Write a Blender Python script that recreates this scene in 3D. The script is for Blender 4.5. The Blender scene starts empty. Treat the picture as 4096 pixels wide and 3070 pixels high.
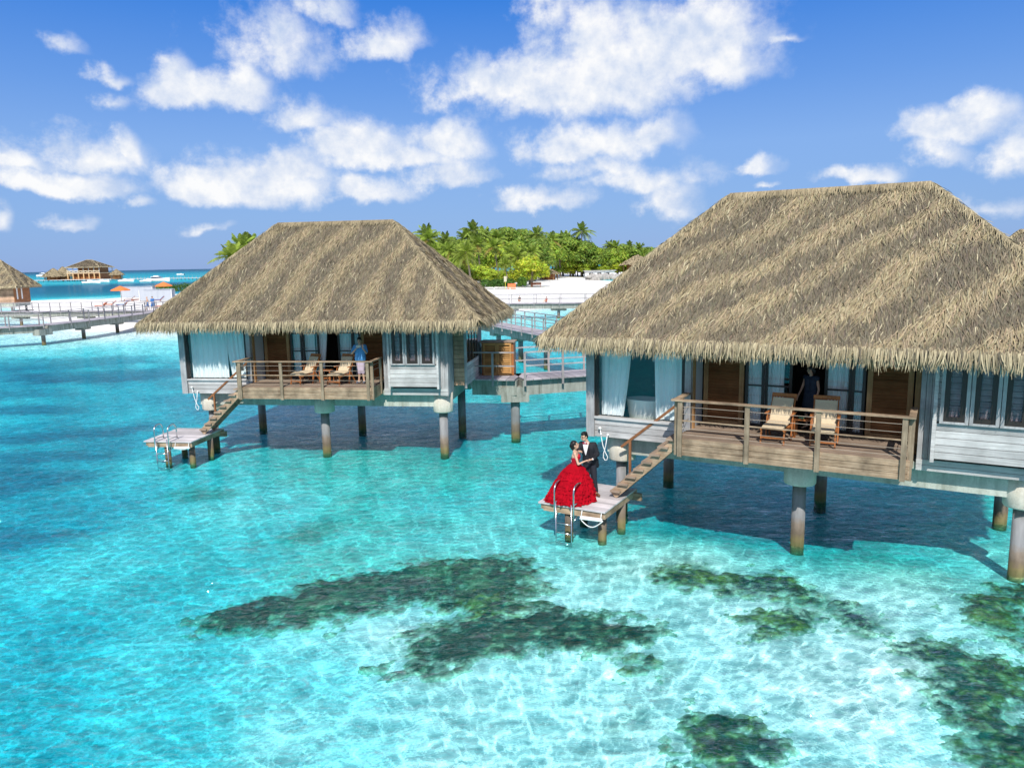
import bpy, bmesh, math, random
import numpy as np
from mathutils import Vector, Matrix
R = math.radians
rnd = random.Random(7)
SC = bpy.context.scene
COL = SC.collection

# ------------------------------------------------------------------ camera
cam = bpy.data.objects.new('camera', bpy.data.cameras.new('camera'))
COL.objects.link(cam)
cam.data.sensor_width = 36
cam.data.lens = 26.42
cam.data.clip_start = 0.1
cam.data.clip_end = 20000
cr, cu, cf = (0.999821, -0.003017, -0.018694), (0.018936, 0.159319, 0.987046), (0.0, 0.987223, -0.159347)
cam.matrix_world = Matrix(((cr[0], cu[0], -cf[0], 0), (cr[1], cu[1], -cf[1], 0), (cr[2], cu[2], -cf[2], 7.2), (0, 0, 0, 1)))
SC.camera = cam

# ------------------------------------------------------------------ render
SC.render.engine = 'CYCLES'
SC.view_settings.view_transform = 'Standard'
SC.view_settings.look = 'None'
SC.view_settings.gamma = 1
SC.view_settings.exposure = 0.0
cy = SC.cycles
cy.use_denoising = True
cy.max_bounces = 7
cy.diffuse_bounces = 2
cy.glossy_bounces = 3
cy.transmission_bounces = 4
cy.transparent_max_bounces = 16
cy.volume_bounces = 0
cy.caustics_reflective = False
cy.caustics_refractive = False
cy.sample_clamp_indirect = 6

# ------------------------------------------------------------------ sun
SUN = Vector((-0.05, -1.02, 1.0)).normalized()
sl = bpy.data.lights.new('sun', 'SUN')
sl.energy = 4.8
sl.angle = R(0.5)
sl.color = (1.0, 0.955, 0.88)
so = bpy.data.objects.new('sun', sl)
COL.objects.link(so)
so.rotation_euler = SUN.to_track_quat('Z', 'Y').to_euler()

# ------------------------------------------------------------------ node helper
class NT:
    def __init__(s, tree):
        s.t = tree; s.n = tree.nodes; s.l = tree.links
    def node(s, typ, **kw):
        n = s.n.new(typ)
        for k, v in kw.items(): setattr(n, k, v)
        return n
    def put(s, sock, v):
        if hasattr(v, 'is_output'): s.l.new(v, sock)
        elif v is not None:
            try: sock.default_value = v
            except Exception: sock.default_value = (*v, 1) if len(v) == 3 else v[:3]
    def math(s, op, a, b=None, c=None, clamp=False):
        n = s.node('ShaderNodeMath', operation=op, use_clamp=clamp)
        s.put(n.inputs[0], a); s.put(n.inputs[1], b); s.put(n.inputs[2], c)
        return n.outputs[0]
    def vm(s, op, a, b=None, c=None):
        n = s.node('ShaderNodeVectorMath', operation=op)
        s.put(n.inputs[0], a); s.put(n.inputs[1], b)
        if c is not None: s.put(n.inputs[2], c)
        return n.outputs['Value'] if op in ('LENGTH', 'DOT_PRODUCT') else n.outputs[0]
    def noise(s, vec, scale, detail=2, rough=.5, dist=0, color=False):
        n = s.node('ShaderNodeTexNoise')
        s.put(n.inputs['Vector'], vec); s.put(n.inputs['Scale'], scale); s.put(n.inputs['Detail'], detail)
        s.put(n.inputs['Roughness'], rough); s.put(n.inputs['Distortion'], dist)
        return n.outputs['Color' if color else 'Fac']
    def ramp(s, f, stops, interp='LINEAR'):
        n = s.node('ShaderNodeValToRGB'); s.put(n.inputs[0], f)
        e = n.color_ramp.elements; n.color_ramp.interpolation = interp
        while len(e) > 1: e.remove(e[-1])
        for i, (p, c) in enumerate(stops):
            if not hasattr(c, '__len__'): c = (c, c, c)
            k = e[0] if i == 0 else e.new(p)
            k.position = p; k.color = (*c[:3], 1)
        return n.outputs[0]
    def mix(s, f, a, b, blend='MIX'):
        n = s.node('ShaderNodeMix', data_type='RGBA', blend_type=blend)
        s.put(n.inputs[0], f); s.put(n.inputs[6], a); s.put(n.inputs[7], b)
        return n.outputs[2]
    def mapr(s, f, a, b, c=0., d=1., smooth=False):
        n = s.node('ShaderNodeMapRange', interpolation_type='SMOOTHSTEP' if smooth else 'LINEAR')
        for i, v in enumerate((f, a, b, c, d)): s.put(n.inputs[i], v)
        return n.outputs[0]
    def scale(s, vec, sc):
        return s.vm('MULTIPLY', vec, sc)
    def bump(s, h, strength=.4, dist=.02):
        n = s.node('ShaderNodeBump'); s.put(n.inputs['Height'], h)
        n.inputs['Strength'].default_value = strength; n.inputs['Distance'].default_value = dist
        return n.outputs[0]

def new_mat(name):
    m = bpy.data.materials.new(name); m.use_nodes = True
    t = NT(m.node_tree); t.n.clear()
    out = t.node('ShaderNodeOutputMaterial')
    return m, t, out

def pbsdf(t, out, col, rough=.6, metal=0., normal=None, spec=.3):
    b = t.node('ShaderNodeBsdfPrincipled')
    t.put(b.inputs['Base Color'], col); t.put(b.inputs['Roughness'], rough); t.put(b.inputs['Metallic'], metal)
    b.inputs['Specular IOR Level'].default_value = spec
    if normal is not None: t.l.new(normal, b.inputs['Normal'])
    t.l.new(b.outputs[0], out.inputs[0])
    return b

# ------------------------------------------------------------------ world: daylight sky with cumulus
W = bpy.data.worlds.new('World'); SC.world = W; W.use_nodes = True
t = NT(W.node_tree); t.n.clear()
wout = t.node('ShaderNodeOutputWorld')
bg = t.node('ShaderNodeBackground')
sky = t.node('ShaderNodeTexSky', sky_type='NISHITA')
sky.sun_disc = False
sky.sun_elevation = math.asin(SUN.z)
sky.sun_rotation = math.atan2(SUN.x, SUN.y)
sky.altitude = 0; sky.air_density = 1.0; sky.dust_density = 0.2; sky.ozone_density = 3.0
CLOUDS = [(0.0797,0.221,0.1539,0.0456,1),(0.1773,0.2502,0.1278,0.0528,1),(0.2382,0.271,0.0869,0.0435,1),(0.1146,0.2838,0.0608,0.0304,0.9),(-0.02,0.2127,0.0631,0.0275,1),(0.2719,0.2283,0.0439,0.0384,0.8),(0.0573,0.301,0.033,0.0275,0.6),(0.3347,0.25,0.0186,0.0075,0.5),(0.1145,0.1493,0.0874,0.028,0.9),(0.1955,0.1569,0.0287,0.0287,0.85),(0.0733,0.1433,0.0528,0.0223,0.95),(0.1673,0.0997,0.0763,0.0176,0.7),(0.0429,0.079,0.0568,0.0144,0.8),(0.2023,0.0757,0.0352,0.0246,0.7),(0.1204,0.1154,0.0706,0.0177,0.6),(-0.1565,0.2708,0.0542,0.0232,0.9),(-0.2838,0.2593,0.0566,0.0334,0.6),(-0.2215,0.3038,0.0376,0.015,0.6),(-0.3711,0.2061,0.0722,0.0235,0.95),(-0.4735,0.2198,0.0213,0.0112,0.7),(-0.3945,0.2252,0.021,0.021,0.7),(-0.251,0.1825,0.0438,0.0225,0.75),(-0.3237,0.2198,0.0271,0.0217,0.9),(-0.3215,0.1046,0.0902,0.031,1.1),(-0.2714,0.1206,0.0399,0.0256,1.1),(-0.3669,0.0984,0.0472,0.0233,1),(-0.1911,0.1491,0.0634,0.0288,1),(-0.0806,0.1504,0.0555,0.0263,0.9),(-0.1518,0.1282,0.0992,0.0175,0.85),(-0.0761,0.1081,0.0533,0.0178,0.8),(-0.1853,0.0933,0.0557,0.0152,0.85),(-0.524,0.0969,0.0798,0.0175,1),(-0.4914,0.1296,0.0571,0.0239,0.9),(-0.5631,0.1172,0.035,0.013,0.8),(-0.4461,0.1377,0.0159,0.0233,0.85),(-0.4405,0.0801,0.013,0.0097,0.7),(0.5189,0.1416,0.0585,0.0224,0.9),(0.5398,0.1551,0.03,0.019,0.9),(0.5786,0.1156,0.0321,0.0272,0.8),(0.507,0.1172,0.0284,0.0207,0.7),(0.4279,0.0914,0.0423,0.0119,0.85),(0.3135,0.1044,0.0203,0.0102,0.8),(-0.3707,0.0484,0.0213,0.0067,0.5),(-0.5148,0.0532,0.0167,0.0073,0.5),(-0.5782,0.0535,0.0151,0.0111,0.6),(0.5559,0.0492,0.0332,0.0112,0.5),(0.325,0.082,0.0113,0.0045,0.5),(-0.5091,0.2429,0.0148,0.0098,0.35),(-0.4596,0.1962,0.0155,0.0103,0.3)]
tc = t.node('ShaderNodeTexCoord')
sep = t.node('ShaderNodeSeparateXYZ'); t.l.new(tc.outputs['Generated'], sep.inputs[0])
az = t.math('ARCTAN2', sep.outputs[0], sep.outputs[1])
el = t.math('ARCSINE', sep.outputs[2])
cv = t.node('ShaderNodeCombineXYZ'); t.l.new(az, cv.inputs[0]); t.l.new(el, cv.inputs[1])
v0 = cv.outputs[0]
wl = t.vm('SUBTRACT', t.noise(v0, 11, 2, .5, color=True), (.5, .5, .5))
ws = t.vm('SUBTRACT', t.noise(v0, 42, 4, .6, color=True), (.5, .5, .5))
vw = t.vm('MULTIPLY_ADD', ws, (.030, .020, 0), t.vm('MULTIPLY_ADD', wl, (.085, .055, 0), v0))
def cloud_field(w):
    d = None
    for (a, e, rx, ry, wt) in CLOUDS:
        e -= ry * .22                                  # flat base, domed top
        q = t.vm('MULTIPLY_ADD', w, (1 / (rx * 1.22), 1 / (ry * 1.42), 0), (-a / (rx * 1.22), -e / (ry * 1.42), 0))
        q = t.vm('MINIMUM', q, t.vm('MULTIPLY', q, (1, 1.9, 1)))
        g = t.math('MULTIPLY_ADD', t.vm('LENGTH', q), -wt, wt)
        if d is None: d = g
        else:
            n = t.node('ShaderNodeMath', operation='SMOOTH_MAX'); t.l.new(d, n.inputs[0]); t.l.new(g, n.inputs[1]); n.inputs[2].default_value = .16
            d = n.outputs[0]
    return d
fld = cloud_field(vw)
den = t.math('MULTIPLY_ADD', t.math('SUBTRACT', t.noise(v0, 21, 9, .64), .5), 1.45, fld)
alpha = t.mapr(den, -.16, .60, 0, 1, True)
# unseen broken cumulus added behind and above the camera to whiten the ambient light
rest = t.math('MAXIMUM', t.mapr(el, .36, .48, 0, 1, True), t.mapr(sep.outputs[1], .55, .35, 0, 1, True))
oth = t.mapr(t.noise(tc.outputs['Generated'], 5.5, 5, .6), .41, .58, 0, 1, True)
alpha = t.math('MAXIMUM', alpha, t.math('MULTIPLY', oth, rest))
vl = t.vm('ADD', v0, (.0, .018, 0))
f1 = t.noise(v0, 19, 5, .6); f2 = t.noise(vl, 19, 5, .6)
shade = t.math('MULTIPLY_ADD', t.math('SUBTRACT', f1, f2), 2.8, t.mapr(t.noise(vl, 13, 3, .55), .35, .62, .36, .82), clamp=True)
ccol = t.mix(shade, (.60, .70, .89), (1.0, 1.0, 1.0))
skc = t.mix(1.0, sky.outputs[0], (.11, .11, .11), 'MULTIPLY')
grade = t.ramp(t.math('MULTIPLY', el, 1 / 0.5), [(0, (.195, .365, .755)), (.12, (.215, .405, .80)), (.28, (.215, .415, .85)), (.42, (.125, .325, .82)), (.64, (.018, .205, .765)), (1, (.010, .13, .60))])
skc = t.mix(.86, skc, grade)
fin = t.mix(t.math('MULTIPLY', alpha, .96), skc, ccol)
t.l.new(fin, bg.inputs[0]); bg.inputs[1].default_value = 1.0
t.l.new(bg.outputs[0], wout.inputs[0])

# ------------------------------------------------------------------ tagging, mesh building
def tag(o, label=None, cat=None, group=None, kind=None):
    if label: o['label'] = label
    if cat: o['category'] = cat
    if group: o['group'] = group
    if kind: o['kind'] = kind
    return o

def thing(name, label, cat, loc=(0, 0, 0), rz=0., group=None):
    o = bpy.data.objects.new(name, None); COL.objects.link(o)
    o.location = loc; o.rotation_euler = (0, 0, rz); o.empty_display_size = .2
    return tag(o, label, cat, group)

def np_mesh(name, V, Fq, mat, parent=None, col=None, smooth=False, tris=None):
    """V (n,3), Fq (m,4) quads and/or tris (k,3) -> one linked object"""
    V = np.asarray(V, np.float32); me = bpy.data.meshes.new(name)
    me.vertices.add(len(V)); me.vertices.foreach_set('co', V.ravel())
    nq = 0 if Fq is None else len(Fq); nt = 0 if tris is None else len(tris)
    loops = np.concatenate([np.asarray(Fq, np.int32).ravel() if nq else np.zeros(0, np.int32), np.asarray(tris, np.int32).ravel() if nt else np.zeros(0, np.int32)])
    me.loops.add(len(loops)); me.loops.foreach_set('vertex_index', loops)
    me.polygons.add(nq + nt)
    tot = np.concatenate([np.full(nq, 4, np.int32), np.full(nt, 3, np.int32)])
    st = np.concatenate([[0], np.cumsum(tot)[:-1]]).astype(np.int32)
    me.polygons.foreach_set('loop_start', st); me.polygons.foreach_set('loop_total', tot)
    me.update(calc_edges=True)
    if smooth: me.polygons.foreach_set('use_smooth', np.ones(nq + nt, bool))
    if col is not None:
        a = me.color_attributes.new('Col', 'FLOAT_COLOR', 'POINT')
        c = np.ones((len(V), 4), np.float32); c[:, :3] = col; a.data.foreach_set('color', c.ravel())
    me.validate()
    if mat: me.materials.append(mat)
    o = bpy.data.objects.new(name, me); COL.objects.link(o)
    if parent: o.parent = parent
    return o

class MB:
    def __init__(s): s.v = []; s.f = []; s.m = Matrix.Identity(4)
    def add(s, vs, fs):
        b = len(s.v); s.v += [tuple(s.m @ Vector(p)) for p in vs]; s.f += [tuple(i + b for i in f) for f in fs]; return s
    def bx(s, x0, x1, y0, y1, z0, z1):
        return s.add([(x0, y0, z0), (x1, y0, z0), (x1, y1, z0), (x0, y1, z0), (x0, y0, z1), (x1, y0, z1), (x1, y1, z1), (x0, y1, z1)],
                     [(0, 3, 2, 1), (4, 5, 6, 7), (0, 1, 5, 4), (1, 2, 6, 5), (2, 3, 7, 6), (3, 0, 4, 7)])
    def bar(s, a, b, w, h, up=(0, 0, 1)):
        """box beam from a to b, w across, h along up"""
        a = Vector(a); b = Vector(b); d = (b - a).normalized(); u = Vector(up)
        sd = d.cross(u)
        if sd.length < 1e-4: sd = d.cross(Vector((0, 1, 0)))
        sd.normalize(); u = sd.cross(d).normalized(); sd *= w / 2; u *= h / 2
        return s.add([a - sd - u, a + sd - u, a + sd + u, a - sd + u, b - sd - u, b + sd - u, b + sd + u, b - sd + u],
                     [(0, 1, 2, 3), (7, 6, 5, 4), (0, 4, 5, 1), (1, 5, 6, 2), (2, 6, 7, 3), (3, 7, 4, 0)])
    def tube(s, pts, r, n=8, cap=True):
        pts = [Vector(p) for p in pts]; k = len(pts)
        rs = list(r) if hasattr(r, '__len__') else [r] * k
        vs = []; prev = None
        for i, p in enumerate(pts):
            d = (pts[min(i + 1, k - 1)] - pts[max(i - 1, 0)]).normalized()
            a = prev if prev is not None else (Vector((0, 0, 1)) if abs(d.z) < .9 else Vector((1, 0, 0)))
            x = (a - d * a.dot(d)).normalized(); y = d.cross(x); prev = x
            for j in range(n):
                q = 2 * math.pi * j / n
                vs.append(p + (x * math.cos(q) + y * math.sin(q)) * rs[i])
        fs = [(i * n + j, i * n + (j + 1) % n, (i + 1) * n + (j + 1) % n, (i + 1) * n + j) for i in range(k - 1) for j in range(n)]
        if cap: fs += [tuple(range(n))[::-1], tuple((k - 1) * n + j for j in range(n))]
        return s.add(vs, fs)
    def lathe(s, prof, n=16, c=(0, 0, 0), sx=1, sy=1):
        k = len(prof)
        vs = [(c[0] + r * sx * math.cos(2 * math.pi * j / n), c[1] + r * sy * math.sin(2 * math.pi * j / n), c[2] + z) for r, z in prof for j in range(n)]
        fs = [(i * n + j, i * n + (j + 1) % n, (i + 1) * n + (j + 1) % n, (i + 1) * n + j) for i in range(k - 1) for j in range(n)]
        fs += [tuple(range(n))[::-1], tuple((k - 1) * n + j for j in range(n))]
        return s.add(vs, fs)
    def ell(s, c, rx, ry, rz, n=12, m=8):
        vs = [(c[0], c[1], c[2] - rz)]
        for i in range(1, m):
            a = -math.pi / 2 + math.pi * i / m
            vs += [(c[0] + rx * math.cos(a) * math.cos(2 * math.pi * j / n), c[1] + ry * math.cos(a) * math.sin(2 * math.pi * j / n), c[2] + rz * math.sin(a)) for j in range(n)]
        vs.append((c[0], c[1], c[2] + rz)); L = len(vs) - 1
        fs = [(0, 1 + (j + 1) % n, 1 + j) for j in range(n)]
        fs += [(1 + i * n + j, 1 + i * n + (j + 1) % n, 1 + (i + 1) * n + (j + 1) % n, 1 + (i + 1) * n + j) for i in range(m - 2) for j in range(n)]
        fs += [(L, 1 + (m - 2) * n + j, 1 + (m - 2) * n + (j + 1) % n) for j in range(n)]
        return s.add(vs, fs)
    def build(s, name, mat, parent=None, smooth=False, bevel=0):
        me = bpy.data.meshes.new(name); me.from_pydata(s.v, [], s.f); me.update()
        if bevel:
            bm = bmesh.new(); bm.from_mesh(me)
            bmesh.ops.bevel(bm, geom=bm.edges[:] , offset=bevel, segments=1, affect='EDGES', clamp_overlap=True)
            bm.to_mesh(me); bm.free()
        if smooth:
            for p in me.polygons: p.use_smooth = True
        if mat: me.materials.append(mat)
        o = bpy.data.objects.new(name, me); COL.objects.link(o)
        if parent: o.parent = parent
        return o

def kids(o): return [c for c in bpy.data.objects if c.parent == o]
def copy_tree(o, parent=None, childmap=None):
    if childmap is None:
        childmap = {}
        for c in bpy.data.objects:
            if c.parent: childmap.setdefault(c.parent, []).append(c)
    c = o.copy(); COL.objects.link(c)
    if parent: c.parent = parent
    for ch in childmap.get(o, []): copy_tree(ch, c, childmap)
    return c

# value noise in numpy (terrain, foliage, weathering fields)
def vnoise(x, y, seed=0):
    xi = np.floor(x); yi = np.floor(y); fx = x - xi; fy = y - yi
    fx = fx * fx * (3 - 2 * fx); fy = fy * fy * (3 - 2 * fy)
    def h(a, b):
        q = np.sin(a * 127.1 + b * 311.7 + seed * 74.7) * 43758.5453
        return q - np.floor(q)
    return (h(xi, yi) * (1 - fx) + h(xi + 1, yi) * fx) * (1 - fy) + (h(xi, yi + 1) * (1 - fx) + h(xi + 1, yi + 1) * fx) * fy
def fbm(x, y, seed=0, o=4):
    s = 0; a = .5
    for i in range(o):
        s = s + a * vnoise(x, y, seed + i); x = x * 2.03; y = y * 2.03; a *= .5
    return s
# ------------------------------------------------------------------ materials
def m_sand():
    m, t, out = new_mat('sand')
    at = t.node('ShaderNodeAttribute', attribute_name='Col')
    tc = t.node('ShaderNodeTexCoord')
    n1 = t.noise(tc.outputs['Object'], .9, 5, .6); n2 = t.noise(tc.outputs['Object'], 14, 3, .6)
    k = t.math('MULTIPLY', t.mapr(n1, .3, .7, .86, 1.08), t.mapr(n2, .3, .7, .93, 1.05))
    c = t.mix(1.0, at.outputs['Color'], k, 'MULTIPLY')
    pbsdf(t, out, c, .95, spec=.05, normal=t.bump(t.math('ADD', n1, t.math('MULTIPLY', n2, .15)), .35, .25))
    return m

def m_water():
    m, t, out = new_mat('lagoon_water')
    tc = t.node('ShaderNodeTexCoord'); P = tc.outputs['Object']
    # wind ripples: crests run diagonally across the lagoon
    mp = t.node('ShaderNodeMapping'); t.l.new(P, mp.inputs[0]); mp.inputs['Rotation'].default_value = (0, 0, R(-38)); mp.inputs['Scale'].default_value = (.62, 1.35, 1)
    P2 = mp.outputs[0]
    w1 = t.noise(P2, .5, 3, .55, .6); w2 = t.noise(P2, 1.9, 4, .62, .9); w3 = t.noise(P2, 6.5, 3, .6, .5)
    h = t.math('ADD', t.math('MULTIPLY', w1, .42), t.math('ADD', t.math('MULTIPLY', w2, .34), t.math('MULTIPLY', w3, .085)))
    nrm = t.bump(h, 1.0, .62)
    # ripple caustics painted into the transmission colour: thin bright lines between cells
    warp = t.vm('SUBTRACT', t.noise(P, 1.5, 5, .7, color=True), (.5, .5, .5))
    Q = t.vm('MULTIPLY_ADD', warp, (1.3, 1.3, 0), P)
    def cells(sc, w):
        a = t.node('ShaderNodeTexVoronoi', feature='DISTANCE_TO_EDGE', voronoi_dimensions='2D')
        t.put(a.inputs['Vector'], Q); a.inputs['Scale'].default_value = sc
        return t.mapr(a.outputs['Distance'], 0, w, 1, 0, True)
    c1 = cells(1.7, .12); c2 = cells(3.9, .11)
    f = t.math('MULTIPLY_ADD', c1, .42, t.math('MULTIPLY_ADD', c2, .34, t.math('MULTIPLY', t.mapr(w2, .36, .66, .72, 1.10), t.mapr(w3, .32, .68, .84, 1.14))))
    fc = t.mix(1., t.mix(t.mapr(f, .62, 1.05, 0, 1), (.76, .985, 1.0), (1, 1, 1)), f, 'MULTIPLY')  # darker cells tinted blue, standing in for sky reflection
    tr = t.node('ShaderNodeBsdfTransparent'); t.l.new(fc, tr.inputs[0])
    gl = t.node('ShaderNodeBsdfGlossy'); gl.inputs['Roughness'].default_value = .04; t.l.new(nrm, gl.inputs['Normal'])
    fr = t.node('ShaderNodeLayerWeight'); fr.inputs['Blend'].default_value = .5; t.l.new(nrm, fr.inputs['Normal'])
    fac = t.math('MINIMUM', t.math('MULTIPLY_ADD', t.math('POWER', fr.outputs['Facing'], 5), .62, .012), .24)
    # sky glints patterned by noise: extra gloss put on fine streaks
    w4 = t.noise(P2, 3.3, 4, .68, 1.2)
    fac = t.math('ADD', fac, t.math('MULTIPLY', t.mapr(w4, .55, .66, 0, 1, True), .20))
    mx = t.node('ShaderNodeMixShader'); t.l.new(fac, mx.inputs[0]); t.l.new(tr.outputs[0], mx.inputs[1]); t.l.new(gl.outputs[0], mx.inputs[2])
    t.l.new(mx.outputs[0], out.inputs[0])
    va = t.node('ShaderNodeVolumeAbsorption'); va.inputs['Color'].default_value = (0, .822, .876, 1); va.inputs['Density'].default_value = 3.0
    t.l.new(va.outputs[0], out.inputs['Volume'])
    return m

def m_attr(name, rough=.9, spec=.1, nsc=0, namp=.25, trans=0.):
    """colour from the vertex attribute, optionally roughened by noise"""
    m, t, out = new_mat(name)
    at = t.node('ShaderNodeAttribute', attribute_name='Col'); c = at.outputs['Color']
    if nsc:
        tc = t.node('ShaderNodeTexCoord'); n = t.noise(tc.outputs['Object'], nsc, 4, .65)
        c = t.mix(1., c, t.mapr(n, .25, .75, 1 - namp, 1 + namp), 'MULTIPLY')
    b = pbsdf(t, out, c, rough, spec=spec)
    if trans:
        tl = t.node('ShaderNodeBsdfTranslucent'); t.put(tl.inputs[0], c)
        mx = t.node('ShaderNodeMixShader'); mx.inputs[0].default_value = trans
        t.l.new(b.outputs[0], mx.inputs[1]); t.l.new(tl.outputs[0], mx.inputs[2]); t.l.new(mx.outputs[0], out.inputs[0])
    return m

# ------------------------------------------------------------------ seabed and beach: one terrain, cut at the water's edge
LMAP = [(5.7,22.1,10.8),(10.3,20.7,10.8),(3.8,23.8,7.92),(8.1,21.5,11.52),(11.3,18.6,6.48),(-8.4,32.7,13.68),(-4.4,32.4,12.96),(-12.2,34.1,10.8),(-7.0,27.1,5.76),(-48.5,83.6,1.3),(-45.6,85.9,1.1),(-63.5,98.3,1.0),(-43.4,90.3,1.8),(-36.2,70.3,4.5),(-54.3,80.5,2.2),(-43.5,72.6,3.5),(-7.1,10.4,9.0),(-9.6,14.5,9.9),(-5.5,11.0,5.4),(-3.4,10.6,2.59),(-4.0,12.9,3.6),(-6.5,13.4,6.12),(-0.3,10.5,2.02),(2.8,10.7,1.73),(5.8,12.1,1.44),(6.9,10.3,2.16),(4.3,14.5,1.66),(1.2,14.6,1.58),(-1.7,13.2,2.02),(-3.4,17.5,3.96),(-8.5,17.7,6.48),(-8.3,22.7,5.4),(-1.1,20.0,3.6),(-14.8,23.1,11.7),(-19.2,32.1,12.6),(-10.5,29.2,6.48),(-34.4,52.6,12.6),(-29.1,54.4,10.8),(-4.8,25.3,5.4),(3.8,17.2,2.02),(8.4,15.5,1.8),(-14.4,40.7,13.68),(0.6,35.8,6.48),(-40.1,68.9,6),(-34.8,72.2,4.5),(-50.1,77.2,3.0),(1.7,90.9,3),(1.1,62.1,9),(5.3,77.0,6),(12.4,17.8,3.6)]  # water deepened under the villas to darken their shadows
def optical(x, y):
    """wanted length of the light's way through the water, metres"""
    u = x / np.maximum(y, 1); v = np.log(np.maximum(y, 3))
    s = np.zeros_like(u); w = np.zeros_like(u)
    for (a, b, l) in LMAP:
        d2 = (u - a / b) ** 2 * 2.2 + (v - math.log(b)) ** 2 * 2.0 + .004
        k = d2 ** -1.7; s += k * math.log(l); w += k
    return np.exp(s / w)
def sm(a, b, x):
    q = np.clip((x - a) / (b - a), 0, 1); return q * q * (3 - 2 * q)
def shore(x, y):
    """signed distance-ish inland (positive = sand), island and beach outline"""
    wob = (fbm(x * .03, y * .03, 3) - .47) * 14 + (fbm(x * .15, y * .15, 9) - .47) * 3
    near = np.interp(x, [-140, -100, -80, -60, -52, -40, -20, 0, 4, 14, 30, 60, 120], [190, 152, 126, 102, 90, 87, 97, 110, 116, 128, 160, 215, 300])
    far = np.interp(x, [-140, -112, -96, -88, -80, -60, -30, 20, 60, 120], [150, 196, 185, 205, 240, 330, 520, 640, 560, 420])
    inl = np.minimum(y - near, (far - y) * .7) + wob * .5
    bay = 26 - np.hypot((x - 66) * .8, (y - 288) * .62)        # small cove at the far right
    return np.minimum(inl, -bay)
def height(x, y):
    D = np.hypot(x, y); s = shore(x, y)
    land = 1.0 * sm(0, 40, s) + .25 * sm(0, 6, s)
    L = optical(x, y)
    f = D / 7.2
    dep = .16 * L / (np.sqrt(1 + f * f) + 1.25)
    # the open sea beyond the island: alternating reef flats and channels
    Lf = np.interp(D + (fbm(x * .012, y * .012, 5) - .5) * 110, [150, 215, 240, 280, 420, 470, 520, 900, 1500, 2100, 2600], [3.0, 4.5, 9, 20, 22, 11, 7, 9, 12, 17, 19])
    depf = .16 * Lf / (np.sqrt(1 + f * f) + 1.25)
    dep = dep * (1 - sm(120, 170, D)) + depf * sm(120, 170, D)
    nearshore = np.clip(-s / 30, 0, 1)
    dep = dep * (.06 + .94 * nearshore ** .8)
    near = 1 - sm(60, 110, y)
    dep = dep * (1 + near * ((fbm(x * .35, y * .35, 21) - .47) * .9))
    return np.where(s > 0, land + .0, -np.maximum(dep, np.minimum(D, 2500) * 1e-6) - .002)

def grid_axis(segs):
    a = []
    for (p, q, st) in segs: a += list(np.arange(p, q, st))
    a.append(segs[-1][1]); return np.array(a)
gx = grid_axis([(-9000, -1500, 700), (-1500, -400, 55), (-400, -130, 7), (-130, -45, 1.6), (-45, -11, .5), (-11, 13, .22), (13, 22, .5), (22, 90, 1.6), (90, 400, 9), (400, 1500, 70), (1500, 9000, 700)])
gy = grid_axis([(-60, 6, 4), (6, 9, .4), (9, 20, .2), (20, 40, .4), (40, 75, .7), (75, 135, .55), (135, 230, 1.2), (230, 420, 4), (420, 1200, 16), (1200, 3000, 60), (3000, 9000, 500)])
GX, GY = np.meshgrid(gx, gy)
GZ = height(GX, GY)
V = np.stack([GX, GY, GZ], -1).reshape(-1, 3)
nx, ny = len(gx), len(gy)
ii = np.arange(ny - 1)[:, None] * nx + np.arange(nx - 1)[None, :]
Q = np.stack([ii, ii + 1, ii + nx + 1, ii + nx], -1).reshape(-1, 4)
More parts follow.
